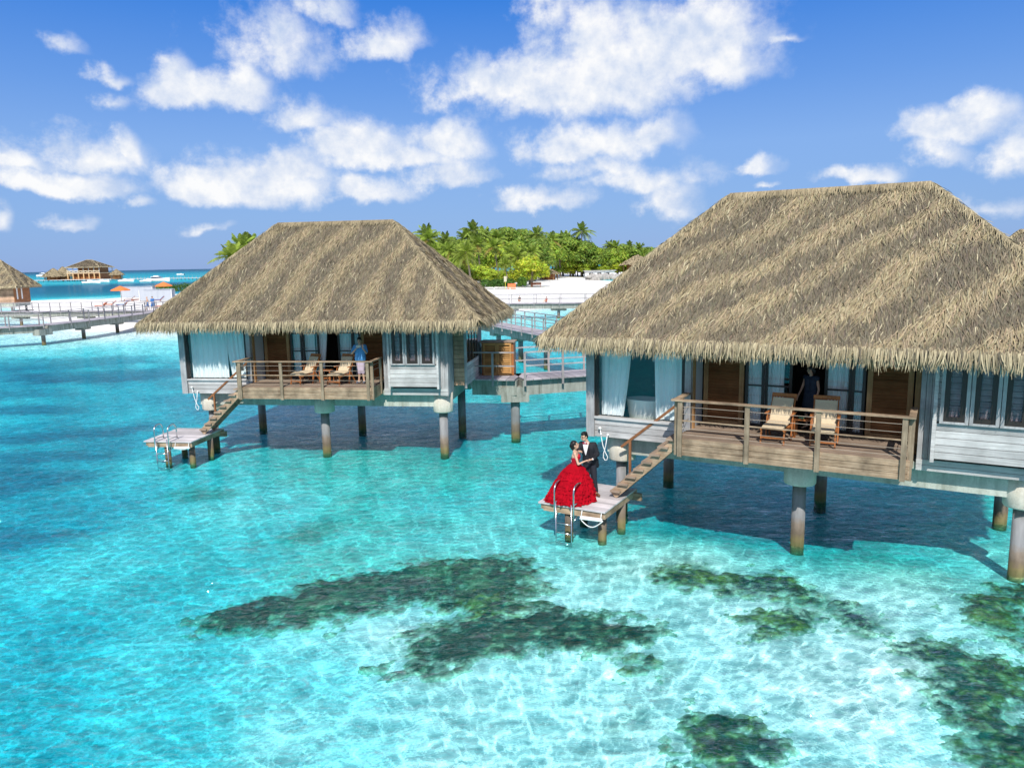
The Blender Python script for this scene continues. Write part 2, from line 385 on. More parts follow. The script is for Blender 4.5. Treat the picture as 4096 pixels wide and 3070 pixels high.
# ------------------------------------------------------------------ coral heads under water
CORAL = {
 'a':[(-6.49, 15.06), (-5.95, 15.81), (-5.07, 16.36), (-3.91, 16.94), (-2.67, 17.56), (-1.32, 17.87), (-0.04, 17.72), (0.4, 16.88), (0.37, 16.0), (-0.56, 15.36), (-1.59, 15.62), (-2.43, 15.77), (-3.24, 15.14), (-4.04, 14.76), (-4.93, 14.5), (-5.77, 14.43), (-6.23, 14.64)],
 'b':[(-2.12, 13.47), (-1.73, 14.09), (-1.2, 14.45), (-0.54, 14.62), (0.14, 14.8), (1.39, 14.65), (2.39, 14.31), (2.61, 13.92), (1.99, 13.49), (1.18, 13.44), (0.38, 13.38), (-0.24, 13.32), (-0.93, 12.93), (-1.67, 12.64), (-1.96, 12.97)],
 'b2':[(-1.1, 16.07), (-0.36, 16.04), (0.15, 15.33), (-0.06, 14.8), (-0.84, 14.84), (-1.35, 15.17)],
 'c':[(3.34, 16.75), (4.3, 17.1), (4.96, 16.67), (5.81, 16.63), (6.17, 16.11), (6.24, 15.75), (5.55, 15.55), (5.08, 15.34), (4.41, 15.83), (3.56, 16.23)],
 'd':[(5.28, 15.34), (6.12, 15.99), (6.76, 15.27), (7.16, 14.83), (7.26, 14.21), (7.26, 13.65), (6.78, 13.4), (6.5, 13.77), (6.51, 14.44), (6.19, 15.08)],
 'e':[(4.85, 14.02), (5.48, 14.48), (6.04, 14.46), (6.2, 14.16), (5.78, 13.8), (5.18, 13.64)],
 'f':[(7.35, 13.13), (8.0, 13.36), (8.36, 12.92), (8.74, 12.59), (9.11, 12.27), (7.33, 9.58), (6.75, 9.7), (6.98, 10.64), (7.11, 11.5), (6.95, 12.05)],
 'g':[(2.77, 11.12), (3.18, 11.24), (3.59, 11.1), (3.74, 10.62), (3.59, 9.78), (2.53, 9.81), (2.54, 10.44)],
 'h':[(9.63, 15.38), (10.86, 16.03), (11.45, 15.53), (9.96, 13.37), (9.06, 13.5), (9.11, 14.34)],
 'i':[(1.83, 12.99), (2.47, 13.14), (2.9, 12.72), (2.42, 12.43), (1.94, 12.52)],
 'j':[(1.43, 11.17), (1.94, 11.53), (2.3, 11.39), (2.08, 11.02), (1.69, 10.92)],
 'k':[(-11.79, 24.29), (-10.96, 25.29), (-9.12, 24.63), (-9.23, 23.63), (-10.57, 23.24)],
 'l':[(-7.06, 19.81), (-6.17, 21.26), (-4.79, 21.18), (-5.07, 20.06), (-6.04, 18.93)],
}
def inside(px, py, poly):
    r = np.zeros(len(px), bool); j = len(poly) - 1
    for i in range(len(poly)):
        xi, yi = poly[i]; xj, yj = poly[j]
        if yi != yj:
            r ^= ((yi > py) != (yj > py)) & (px < (xj - xi) * (py - yi) / (yj - yi) + xi)
        j = i
    return r
def edge_dist(px, py, poly):
    d = np.full(len(px), 1e9)
    for i in range(len(poly)):
        ax, ay = poly[i - 1]; bx_, by_ = poly[i]
        ex, ey = bx_ - ax, by_ - ay; L = ex * ex + ey * ey + 1e-9
        k = np.clip(((px - ax) * ex + (py - ay) * ey) / L, 0, 1)
        d = np.minimum(d, np.hypot(px - ax - k * ex, py - ay - k * ey))
    return d
# colour: pale coral sand, algae-greened in places, blue-grey sea grass meadows on the left
c = np.tile(np.array([.80, .80, .74]), (len(V), 1))
X, Y = V[:, 0], V[:, 1]
gr = (.45 + .55 * sm(.42, .62, fbm(X * .22 + 3, Y * .22, 40))) * sm(14, 18, Y) * (1 - sm(34, 60, Y)) * sm(-13, -6, X) * .75
c = c * (1 - gr[:, None]) + np.array([.40, .62, .46]) * gr[:, None]
def meadow(ax, ay, rx, ry, rot=0.):
    q = R(rot); dx, dy = X - ax, Y - ay
    u = (dx * math.cos(q) + dy * math.sin(q)) / rx; v = (-dx * math.sin(q) + dy * math.cos(q)) / ry
    return 1 - np.hypot(u, v)
sg = np.maximum.reduce([meadow(-36, 60, 11, 4.5), meadow(-29, 53, 9, 3.5), meadow(-21, 34, 4.2, 1.7, 20), meadow(-18.5, 26.5, 3.6, 2), meadow(-20, 30, 3, 1), meadow(-34, 45, 8, 2.2), meadow(-13, 47, 9, 3), meadow(-27, 40, 6, 1.4),meadow(-15,20.5,3,1.1)])
sgm = sm(-.25, .5, sg + (fbm(X * .5, Y * .7, 60) - .47) * 1.3) * .6
c = c * (1 - sgm[:, None]) + np.array([.10, .24, .32]) * sgm[:, None]
stain = np.zeros(len(V))
for k_, poly in CORAL.items():
    pa = np.array(poly); mk = (X > pa[:, 0].min() - 1) & (X < pa[:, 0].max() + 1) & (Y > pa[:, 1].min() - 1) & (Y < pa[:, 1].max() + 1)
    xx, yy = X[mk], Y[mk]; d = edge_dist(xx, yy, poly) * np.where(inside(xx, yy, poly), 1, -1)
    q = sm(-.45, .5, d + (fbm(xx * 1.4, yy * 1.4, 7) - .47) * 1.6 + (fbm(xx * 5, yy * 5, 17) - .47) * .9)
    stain[mk] = np.maximum(stain[mk], q * {'i': .5, 'j': .4, 'k': .5, 'l': .45, 'h': .55, 'b2': .6}.get(k_, .85))
c = c * (1 - stain[:, None]) + np.array([.12, .23, .13]) * stain[:, None]
wet = sm(0, .12, V[:, 2])
c = np.where((V[:, 2] > 0)[:, None], np.array([.86, .83, .77]) * (.9 + .1 * wet[:, None]), c)
SAND = m_sand()
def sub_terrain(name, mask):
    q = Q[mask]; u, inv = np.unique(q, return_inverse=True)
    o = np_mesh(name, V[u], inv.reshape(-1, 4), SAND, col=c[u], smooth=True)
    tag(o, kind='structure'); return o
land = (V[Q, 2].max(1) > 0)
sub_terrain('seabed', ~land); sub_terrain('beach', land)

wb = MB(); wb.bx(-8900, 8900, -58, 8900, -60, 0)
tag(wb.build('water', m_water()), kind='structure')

M_CORAL = m_attr('coral', .95, .02, 14, .45)
CL = {'a': 'long dark green coral reef arcing below the swim platform, largest patch', 'b': 'dark coral patch with a square left end, in front of the long reef', 'b2': 'thin broken coral bridging the long reef and the square-ended patch',
      'c': 'ragged olive coral patch nearest the middle pile of the right villa', 'd': 'narrow olive coral streak trailing down from the ragged patch', 'e': 'small isolated oval of olive coral on pale sand',
      'f': 'broad dark coral bank in the bottom right corner', 'g': 'rounded dark coral head cut by the bottom edge', 'h': 'sparse olive coral in front of the rightmost pile',
      'i': 'scattered small coral right of the square-ended patch', 'j': 'faint pale green coral smudge left of the rounded head', 'k': 'faint coral stain off the left villa platform', 'l': 'faint green coral streak midway between the two platforms'}
FILL = {'b': .16, 'i': -.22, 'j': -.38, 'k': -.32, 'l': -.34, 'h': -.14, 'b2': -.05, 'c': .0, 'd': .0}
for ci, (key, poly) in enumerate(CORAL.items()):
    if key in 'jkl': continue                                          # only a faint stain on the sand
    P = np.array(poly); lo, hi = P.min(0) - .8, P.max(0) + .8; st = .055
    ax, ay = np.arange(lo[0], hi[0], st), np.arange(lo[1], hi[1], st); XX, YY = np.meshgrid(ax, ay); x, y = XX.ravel(), YY.ravel()
    wx = x + (fbm(x * 1.3, y * 3.5, ci + 3) - .47) * .55 + (fbm(x * 5, y * 9, ci + 13) - .47) * .30   # outline broken up by currents
    wy = y + (fbm(x * 2.1, y * 2.1, ci + 23) - .47) * .5
    d = edge_dist(wx, wy, poly) * np.where(inside(wx, wy, poly), 1, -1)
    lump = fbm(x * 3.2, y * 3.2, ci + 31, 5); big = fbm(x * .8, y * .8, ci + 41)
    fld = np.minimum(d, .45) + .30 + (lump - .5) * 1.25 + (big - .5) * .9 + (fbm(x * 9, y * 13, ci + 71, 3) - .45) * .75 + FILL.get(key, .06)
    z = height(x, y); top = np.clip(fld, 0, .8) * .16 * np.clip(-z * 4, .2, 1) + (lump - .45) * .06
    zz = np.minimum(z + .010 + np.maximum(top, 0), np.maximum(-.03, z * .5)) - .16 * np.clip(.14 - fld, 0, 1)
    n1 = fbm(x * 7, y * 7, ci + 51, 4); n2 = fbm(x * 1.1 + 4, y * 1.1, ci + 61)
    ca = np.array([.008, .058, .046]); cb = np.array([.04, .135, .075]) if key in 'ab' else np.array([.075, .165, .045]); cc_ = np.array([.15, .33, .21])
    k1 = sm(.38, .62, n1 * .6 + n2 * .4)[:, None]; k2 = sm(.58, .74, n1)[:, None] * .7
    col = ca * (1 - k1) + cb * k1; col = col * (1 - k2) + cc_ * k2
    edge = sm(.02, .46, fld + (n1 - .47) * .35)[:, None]; col = np.array([.32, .49, .37]) * (1 - edge) + col * edge
    nxx, nyy = len(ax), len(ay); i = (np.arange(nyy - 1)[:, None] * nxx + np.arange(nxx - 1)[None]).ravel()
    q = np.stack([i, i + 1, i + nxx + 1, i + nxx], -1); q = q[fld[q].max(1) > .0]
    u, inv = np.unique(q, return_inverse=True)
    o = np_mesh('coral_reef', np.stack([x, y, zz], -1)[u], inv.reshape(-1, 4), M_CORAL, col=col[u], smooth=True)
    tag(o, CL[key], 'coral', 'coral patches on the lagoon floor')
# ------------------------------------------------------------------ building materials
def wood(name, c1, c2, axis='x', rough=.8, spec=.15, blot=.35, gs=1.0):
    m, t, out = new_mat(name)
    tc = t.node('ShaderNodeTexCoord'); P = tc.outputs['Object']
    st = {'x': (1.2, 22, 22), 'y': (22, 1.2, 22), 'z': (22, 22, 1.2)}[axis]
    geo = t.node('ShaderNodeNewGeometry'); rp = geo.outputs['Random Per Island']
    off = t.vm('MULTIPLY_ADD', (1., 1., 1.), t.node('ShaderNodeCombineXYZ').outputs[0], P)
    g = t.noise(t.vm('MULTIPLY', P, tuple(q * gs for q in st)), 1, 5, .65, .4)
    b = t.noise(P, 1.7, 4, .6)
    c = t.mix(t.mapr(g, .3, .7, 0, 1), c1, c2)
    c = t.mix(1, c, t.math('MULTIPLY', t.mapr(rp, 0, 1, .72, 1.22), t.mapr(b, .3, .72, 1 - blot, 1 + blot * .6)), 'MULTIPLY')
    pbsdf(t, out, c, rough, spec=spec, normal=t.bump(g, .35, .006))
    return m
def plain(name, c, rough=.5, metal=0, spec=.3, ns=0, amp=.15):
    m, t, out = new_mat(name)
    col = c
    if ns:
        tc = t.node('ShaderNodeTexCoord')
        col = t.mix(1, c, t.mapr(t.noise(tc.outputs['Object'], ns, 4, .6), .25, .75, 1 - amp, 1 + amp), 'MULTIPLY')
    pbsdf(t, out, col, rough, metal, spec=spec)
    return m
def concrete(name, c, stain, greens=.5):
    m, t, out = new_mat(name)
    tc = t.node('ShaderNodeTexCoord'); P = tc.outputs['Object']
    a = t.noise(t.vm('MULTIPLY', P, (6, 6, .7)), 1, 4, .6); b = t.noise(P, 2.2, 5, .65); d = t.noise(P, 25, 3, .6)
    k = t.math('MULTIPLY', t.mapr(a, .42, .68, 0, 1), t.mapr(b, .3, .6, .2, 1))
    col = t.mix(t.math('MULTIPLY', k, greens), c, stain)
    col = t.mix(1, col, t.math('MULTIPLY', t.mapr(d, .3, .7, .88, 1.1), t.mapr(b, .3, .7, .82, 1.12)), 'MULTIPLY')
    pbsdf(t, out, col, .9, spec=.1, normal=t.bump(d, .3, .01))
    return m
def pile_mat():
    m, t, out = new_mat('pile_concrete')
    tc = t.node('ShaderNodeTexCoord'); P = tc.outputs['Object']
    geo = t.node('ShaderNodeNewGeometry'); sp = t.node('ShaderNodeSeparateXYZ'); t.l.new(geo.outputs['Position'], sp.inputs[0])
    n = t.noise(P, 7, 4, .65); b = t.noise(t.vm('MULTIPLY', P, (5, 5, .8)), 1, 3, .6)
    z = t.math('MULTIPLY_ADD', t.math('SUBTRACT', n, .5), .35, sp.outputs[2])
    c = t.ramp(t.math('MULTIPLY_ADD', z, .4, .2), [(.10, (.10, .12, .06)), (.20, (.13, .13, .055)), (.27, (.19, .155, .075)), (.33, (.16, .125, .09)), (.43, (.22, .18, .145)), (.50, (.235, .235, .24)), (.72, (.28, .28, .285)), (.80, (.20, .19, .175)), (1, (.27, .26, .245))])
    c = t.mix(1, c, t.mapr(b, .3, .7, .65, 1.2), 'MULTIPLY')
    pbsdf(t, out, c, .8, spec=.15, normal=t.bump(n, .3, .02))
    return m
def glass_mat(name, tint, base=.10):
    m, t, out = new_mat(name)
    tr = t.node('ShaderNodeBsdfTransparent'); t.put(tr.inputs[0], tint)
    gl = t.node('ShaderNodeBsdfGlossy'); gl.inputs['Roughness'].default_value = .01
    tc = t.node('ShaderNodeTexCoord'); t.l.new(t.bump(t.noise(tc.outputs['Object'], .8, 1), .05, .05), gl.inputs['Normal'])
    fr = t.node('ShaderNodeLayerWeight'); fr.inputs['Blend'].default_value = .5
    mx = t.node('ShaderNodeMixShader'); t.l.new(t.math('MULTIPLY_ADD', t.math('POWER', fr.outputs['Facing'], 5), .8, base * .5, clamp=True), mx.inputs[0])
    t.l.new(tr.outputs[0], mx.inputs[1]); t.l.new(gl.outputs[0], mx.inputs[2]); t.l.new(mx.outputs[0], out.inputs[0])
    return m
def cloth_mat(name, c, trans=.35, fold=0):
    m, t, out = new_mat(name)
    d = t.node('ShaderNodeBsdfDiffuse'); t.put(d.inputs[0], c); tl = t.node('ShaderNodeBsdfTranslucent'); t.put(tl.inputs[0], c)
    mx = t.node('ShaderNodeMixShader'); mx.inputs[0].default_value = trans
    t.l.new(d.outputs[0], mx.inputs[1]); t.l.new(tl.outputs[0], mx.inputs[2]); t.l.new(mx.outputs[0], out.inputs[0])
    return m
M = dict(
    clad=wood('weathered_cladding', (.36, .35, .345), (.57, .56, .55), 'x', blot=.25),
    cladv=wood('weathered_post', (.30, .30, .31), (.46, .455, .45), 'z', blot=.35),
    tan=wood('sun_bleached_timber', (.25, .165, .10), (.50, .375, .26), 'x', blot=.6),
    tanv=wood('sun_bleached_post', (.20, .15, .10), (.36, .285, .20), 'z', blot=.45),
    deck=wood('deck_boards', (.26, .19, .14), (.38, .29, .22), 'x', blot=.35),
    greydeck=wood('grey_deck_boards', (.50, .46, .46), (.66, .62, .62), 'x', blot=.22),
    door=wood('dark_louvre_timber', (.26, .10, .036), (.40, .175, .07), 'x', rough=.5, blot=.3),
    doorv=wood('door_frame_timber', (.34, .185, .08), (.48, .28, .13), 'z', rough=.6, blot=.35),
    teak=wood('oiled_teak', (.34, .115, .035), (.46, .18, .06), 'z', rough=.45, spec=.3, blot=.2),
    honey=wood('honey_louvre', (.42, .22, .075), (.57, .325, .125), 'x', rough=.55, blot=.2),
    redcl=wood('reddish_cladding', (.40, .24, .15), (.56, .38, .27), 'z', blot=.35),
    conc=concrete('beam_concrete', (.50, .52, .46), (.13, .14, .10), .75),
    jconc=concrete('jetty_concrete', (.36, .37, .33), (.10, .105, .08), .85),
    cap=concrete('cap_concrete', (.66, .62, .53), (.38, .30, .18), .45),
    pile=pile_mat(),
    steel=plain('brushed_steel', (.62, .62, .62), .22, 1.),
    wire=plain('rusty_wire', (.42, .34, .27), .5, .2),
    jet=wood('jetty_timber', (.27, .25, .25), (.38, .35, .35), 'z', blot=.3),
    jetx=wood('jetty_rail_timber', (.30, .28, .28), (.42, .39, .39), 'x', blot=.3),
    jetdeck=wood('jetty_boards', (.36, .33, .345), (.50, .46, .48), 'x', blot=.25),
    white=plain('white_plastic', (.82, .82, .80), .4),
    cream=plain('cream_enamel', (.90, .91, .86), .25, spec=.5),
    dark=plain('dark_frame', (.035, .028, .024), .35),
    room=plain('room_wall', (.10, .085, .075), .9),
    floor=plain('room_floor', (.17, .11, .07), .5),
    blind=wood('window_blind', (.24, .19, .22), (.33, .27, .29), 'x', blot=.3),
    curtain=cloth_mat('curtain_voile', (.93, .95, .95), .08),
    glass=glass_mat('window_glass', (.98, 1., 1.), .10),
    dglass=glass_mat('dark_window_glass', (.86, .83, .85), .03),
    cushion=plain('cream_cushion', (.62, .50, .34), .9, ns=30, amp=.1),
)

# ------------------------------------------------------------------ thatch
M_TH = m_attr('palm_thatch', .95, .04, 16, .22)
def strands(g, P, D, N, S, L, Wd, lift, droop, curl, colr):
    """palm leaf strips: root P, down-slope D, outward N, sideways S"""
    n = len(P); s = np.array([0, .36, .7, 1.]); wf = np.array([.9, 1., .8, .18])
    ctr = P[:, None] + D[:, None] * (L[:, None] * s)[..., None] + N[:, None] * (.015 + lift[:, None] * np.array([0, .75, 1., .85]))[..., None]
    ctr = ctr + S[:, None] * (curl[:, None] * s ** 2)[..., None]
    ctr[..., 2] -= droop[:, None] * s ** 2
    tw = g.normal(0, .35, n)
    side = S * np.cos(tw)[:, None] + N * np.sin(tw)[:, None]
    hw = (Wd[:, None] * wf * .5)[..., None]
    V = np.stack([ctr - side[:, None] * hw, ctr + side[:, None] * hw], 2).reshape(-1, 3)     # n*4*2
    k = np.arange(n)[:, None] * 8 + np.array([0, 2, 4])[None]
    F = np.stack([k, k + 1, k + 3, k + 2], -1).reshape(-1, 4)
    return V, F, np.repeat(colr, 8, axis=0)
TAN, GREY, PALE = np.array([.365, .295, .18]), np.array([.155, .132, .095]), np.array([.53, .46, .30])
def roof_geom(seed, ex0, ex1, ey0, ey1, ze, rx0, rx1, zr, row=.075, gap=.024, ang=40., period=1.3, wide=.023, fringe=.46, tone=1.):
    g = np.random.default_rng(seed); ym = (ey0 + ey1) / 2
    A, B, C_, D_ = (np.array(p, float) for p in ((ex0, ey0, ze), (ex1, ey0, ze), (ex1, ey1, ze), (ex0, ey1, ze)))
    E, Fp = np.array([rx0, ym, zr], float), np.array([rx1, ym, zr], float)
    parts = []; fr = []; cen = np.array([(ex0 + ex1) / 2, ym, ze])
    for fi, (a, b, d, c) in enumerate(((A, B, E, Fp), (B, C_, Fp, Fp), (C_, D_, Fp, E), (D_, A, E, E))):
        S = (b - a) / np.linalg.norm(b - a)
        up = (c + d) / 2 - (a + b) / 2; up -= S * up.dot(S); H = np.linalg.norm(up); up /= H
        N = np.cross(S, up)
        nr = int(H / row); pts = []; uv = []
        for i in range(nr + 1):
            v = (i + .3) / (nr + .3); p0 = a + (d - a) * v; p1 = b + (c - b) * v; w = np.linalg.norm(p1 - p0)
            k = max(2, int(w / gap)); u = (np.arange(k) + g.random(k)) / k
            vj = g.uniform(-.45, .45, k) * row
            pts.append(p0 + (p1 - p0) * u[:, None] + up * vj[:, None]); uv.append(np.stack([(pts[-1] - a) @ S, np.full(k, v * H) + vj], -1))
        P = np.concatenate(pts); UV = np.concatenate(uv); n = len(P)
        q = R(ang); st = UV[:, 0] * math.sin(q) - UV[:, 1] * math.cos(q)
        al = UV[:, 0] * math.cos(q) + UV[:, 1] * math.sin(q)
        band = np.sin(st * 2 * math.pi / period + (fbm(UV[:, 0] * .35 + seed, UV[:, 1] * .35, seed) - .5) * 9) * .5 + .5
        band = np.clip(sm(.25, .95, band) * .8 + (fbm(UV[:, 0] * 1.3, UV[:, 1] * .8, seed + 3) - .40) * .9, 0, 1)
        mixv = np.clip(band + g.normal(0, .17, n), 0, 1)
        col = GREY + (TAN - GREY) * mixv[:, None]
        col = col * g.uniform(.72, 1.28, (n, 1)); col *= 1 + g.normal(0, .03, (n, 3))
        odd = g.random(n) < .03; col[odd] = PALE * g.uniform(.7, 1.0, (odd.sum(), 1))
        big = 1 + .9 * (g.random(n) < .04)
        L = g.uniform(.22, .36, n) * big
        parts.append(strands(g, P, np.tile(-up, (n, 1)), np.tile(N, (n, 1)), np.tile(S, (n, 1)), L, g.uniform(.75, 1.3, n) * wide, g.uniform(.015, .065, n) * (.7 + .6 * band), g.uniform(0, .05, n), g.normal(-.03, .09, n) * big - .06 * (band - .5), col))
        # eave fringe: three tiers of pale strips hanging over the edge
        w = np.linalg.norm(b - a)
        for tier, (off, z0, lm) in enumerate(((.10, -.02, 1.), (.02, .0, .95), (-.10, .05, .8))):
            k = int(w / (gap * .75)); u = (np.arange(k) + g.random(k)) / k
            P = a + (b - a) * u[:, None] + up * off + N * (.03 * tier) + np.array([0, 0, z0])
            P = P + up * (g.uniform(-.5, .5, k) * .12)[:, None]
            clump = (fbm(u * w * 2.2, u * 0 + tier * 9 + seed, fi) - .47) * .20
            col = (PALE * .45 + TAN * .55) * g.uniform(.50, 1.15, (k, 1)); gb = g.random(k) < .12; col[gb] = GREY * 1.1
            Dn = -up * .55 + np.array([0, 0, -.55]); Dn /= np.linalg.norm(Dn)
            fr.append(strands(g, P, np.tile(Dn, (k, 1)), np.tile(N, (k, 1)), np.tile(S, (k, 1)), (g.uniform(.33, .46, k) + clump) * lm * fringe / .46, g.uniform(.8, 1.4, k) * wide, g.uniform(.01, .07, k), g.uniform(.03, .12, k), g.normal(0, .05, k) + clump * .3, col))
    # hip and ridge caps: bundles laid across each line
    cp = []
    for (p, q_) in ((A, E), (B, Fp), (C_, Fp), (D_, E)):
        ln = np.linalg.norm(q_ - p); d = (q_ - p) / ln; out = (p + q_) / 2 - cen; out[2] = 0; out /= np.linalg.norm(out)
        sd = np.cross(d, [0, 0, 1.]); sd /= np.linalg.norm(sd); Nn = np.cross(sd, d); Nn *= np.sign(Nn[2])
        for sg in (-1, 1):
            k = int(ln / (gap * .55)); u = (np.arange(k) + g.random(k)) / k
            dn = np.tile(sd * sg * .62 - d * .55, (k, 1)) + np.array([0, 0, -.42]); dn += g.normal(0, .12, (k, 3)); dn /= np.linalg.norm(dn, axis=1)[:, None]
            P = p + (q_ - p) * u[:, None] + Nn * .05
            col = (TAN * .7 + PALE * .3 ) * g.uniform(.6, 1.2, (k, 1))
            cp.append(strands(g, P, dn, np.tile(Nn, (k, 1)), np.tile(d, (k, 1)), g.uniform(.22, .4, k), g.uniform(.8, 1.3, k) * wide, g.uniform(.0, .05, k), g.uniform(.0, .05, k), g.normal(0, .05, k), col))
    ln = rx1 - rx0
    for sg in (-1, 1):
        k = int(ln / (gap * .4)); u = (np.arange(k) + g.random(k)) / k
        P = E + (Fp - E) * u[:, None] + np.array([0, 0, .07])
        dn = np.tile(np.array([0, sg * .62, -.72]), (k, 1)) + g.normal(0, .05, (k, 3)); Nn = np.array([0, sg * .7, .7])
        col = (TAN * .75 + GREY * .25) * g.uniform(.75, 1.2, (k, 1)) * (.75 + .6 * fbm(u * ln * 1.5, u * 0, seed + 8))[:, None]
        cp.append(strands(g, P, dn, np.tile(Nn, (k, 1)), np.tile(np.array([1., 0, 0]), (k, 1)), g.uniform(.26, .36, k), g.uniform(.8, 1.3, k) * wide, g.uniform(.03, .06, k), g.uniform(.0, .03, k), g.normal(0, .03, k), col))
    if tone != 1.: parts, fr, cp = ([(v, f, k * tone) for v, f, k in q] for q in (parts, fr, cp))
    return parts, fr, cp, (A, B, C_, D_, E, Fp)
def cat(parts):
    V = []; F = []; K = []; o = 0
    for v, f, k in parts: V.append(v); F.append(f + o); K.append(k); o += len(v)
    return np.concatenate(V), np.concatenate(F), np.concatenate(K)
def make_roof(parent, seed, ex0, ex1, ey0, ey1, ze, rx0, rx1, zr, **kw):
    parts, fr, cp, (A, B, C_, D_, E, Fp) = roof_geom(seed, ex0, ex1, ey0, ey1, ze, rx0, rx1, zr, **kw)
    # dark bedding under the strips, closed below so the roof has thickness
    dn = np.array([0, 0, -.22]); inn = lambda p: p + (np.array([(ex0 + ex1) / 2, (ey0 + ey1) / 2, p[2]]) - p) * .015
    bv = np.array([A, B, C_, D_, E, Fp] + [inn(p) + dn for p in (A, B, C_, D_)] + [E + dn, Fp + dn]); dk = np.array([.075, .06, .045])
    tv = len(bv)
    V, F, K = cat(parts)
    quads = np.array([(0, 1, 5, 4), (2, 3, 4, 5), (6, 10, 11, 7), (8, 11, 10, 9), (0, 6, 7, 1), (1, 7, 8, 2), (2, 8, 9, 3), (3, 9, 6, 0)])
    tri = np.array([(1, 2, 5), (3, 0, 4), (7, 11, 8), (9, 10, 6)])
    V = np.concatenate([bv, V]); K = np.concatenate([np.tile(dk, (tv, 1)), K]); F = np.concatenate([quads, F + tv])
    roof = np_mesh('thatch_roof', V, F, M_TH, parent, col=K, tris=tri)
    v, f, k = cat(fr); np_mesh('eave_fringe', v, f, M_TH, roof, col=k)
    v, f, k = cat(cp); np_mesh('ridge_cap', v, f, M_TH, roof, col=k)
    return roof

# ------------------------------------------------------------------ water villa
def boards(mb, x0, x1, y0, y1, z0, z1, n, axis='z', gap=.008):
    """n boards side by side along an axis"""
    for i in range(n):
        j = rnd.uniform(-.002, .002)
        if axis == 'z': a = z0 + (z1 - z0) * i / n; mb.bx(x0, x1, y0 + j, y1, a + gap / 2, z0 + (z1 - z0) * (i + 1) / n - gap / 2)
        elif axis == 'y': a = y0 + (y1 - y0) * i / n; mb.bx(x0, x1, a + gap / 2, y0 + (y1 - y0) * (i + 1) / n - gap / 2, z0, z1 + j)
        else: a = x0 + (x1 - x0) * i / n; mb.bx(a + gap / 2, x0 + (x1 - x0) * (i + 1) / n - gap / 2, y0 + j, y1, z0, z1)
    return mb
def drape(x0, x1, y, z0, z1, folds, amp=.05, gather=None, seed=0):
    """hanging cloth with folds; gather = (x0,x1) at the bottom"""
    g = np.random.default_rng(seed); nu, nv = folds * 8, 14
    u = np.linspace(0, 1, nu + 1); v = np.linspace(0, 1, nv + 1)
    b0, b1 = gather or (x0, x1)
    Vs = []
    ph = g.uniform(0, 6.28, 4)
    for k in v:
        kk = k ** 1.6
        xa = x0 + (b0 - x0) * kk; xb = x1 + (b1 - x1) * kk
        x = xa + (xb - xa) * u
        yy = y + amp * (np.sin(u * folds * 6.28 + ph[0] + .5 * np.sin(u * 5 + ph[1])) * (.6 + .4 * np.sin(u * 9 + ph[2])) + .3 * np.sin(u * folds * 13 + k * 2))
        Vs.append(np.stack([x, yy, np.full_like(x, z1 + (z0 - z1) * k)], -1))
    V = np.concatenate(Vs); w = nu + 1
    i = (np.arange(nv)[:, None] * w + np.arange(nu)[None]).reshape(-1)
    return V, np.stack([i, i + 1, i + w + 1, i + w], -1)

def window(parent, x0, x1, y, z0, z1, fw=.07, blind=True, name='bay_window'):
    f = MB()
    f.bx(x0, x0 + fw, y - .04, y + .06, z0, z1); f.bx(x1 - fw, x1, y - .04, y + .06, z0, z1)
    f.bx(x0 + fw, x1 - fw, y - .04, y + .06, z0, z0 + fw * .7); f.bx(x0 + fw, x1 - fw, y - .04, y + .06, z1 - fw, z1)
    w = f.build(name, M['cladv'], parent)
    a, b, c, d = x0 + fw + .004, x1 - fw - .004, z0 + fw * .7 + .004, z1 - fw
    s = MB(); k = .10
    s.bx(a, a + k, y - .02, y + .04, c, d); s.bx(b - k, b, y - .02, y + .04, c, d); s.bx(a + k, b - k, y - .02, y + .04, c, c + k); s.bx(a + k, b - k, y - .02, y + .04, d - k, d)
    s.build('sash', M['dark'], w)
    p = MB(); p.bx(a + k - .005, b - k + .005, y + .012, y + .018, c + k - .005, d - k + .005); p.build('pane', M['dglass'], w)
    q = MB(); nsl = 30
    for i in range(nsl):
        zz = c + k + (d - c - 2 * k) * i / nsl; q.add([(a + k, y + .07, zz), (b - k, y + .07, zz), (b - k, y + .10, zz + .05), (a + k, y + .10, zz + .05)], [(0, 1, 2, 3)])
    q.build('blind', M['blind'], w)
    return w

def louvre_door(parent, x0, x1, y, z0, z1, name='louvre_door', mat='door', fmat='doorv', st=.12):
    f = MB(); f.bx(x0, x0 + st, y - .05, y + .05, z0, z1); f.bx(x1 - st, x1, y - .05, y + .05, z0, z1); f.bx(x0 + st, x1 - st, y - .05, y + .05, z1 - st, z1); f.bx(x0 + st, x1 - st, y - .05, y + .05, z0, z0 + .1)
    d = f.build(name, M[fmat], parent)
    s = MB(); n = int((z1 - z0 - .3) / .075)
    for i in range(n):
        zz = z0 + .11 + (z1 - z0 - .24) * i / n
        s.bar((x0 + st, y, zz + .04), (x1 - st, y, zz + .04), .085, .014, up=(0, -.75, .65))
    s.bx(x0 + st, x1 - st, y + .06, y + .07, z0, z1)
    s.build('louvres', M[mat], d)
    return d

def glass_door(parent, x0, x1, y, z0, z1, bars=(), fw=.07):
    f = MB(); f.bx(x0, x0 + fw, y - .03, y + .03, z0, z1); f.bx(x1 - fw, x1, y - .03, y + .03, z0, z1); f.bx(x0 + fw, x1 - fw, y - .03, y + .03, z0, z0 + fw); f.bx(x0 + fw, x1 - fw, y - .03, y + .03, z1 - fw, z1)
    for b in bars: f.bx(x0 + fw, x1 - fw, y - .02, y + .02, b - .02, b + .02)
    d = f.build('sliding_door', M['dark'], parent)
    p = MB(); p.bx(x0 + fw - .01, x1 - fw + .01, y - .004, y + .004, z0 + fw - .01, z1 - fw + .01); p.build('pane', M['glass'], d)
    return d

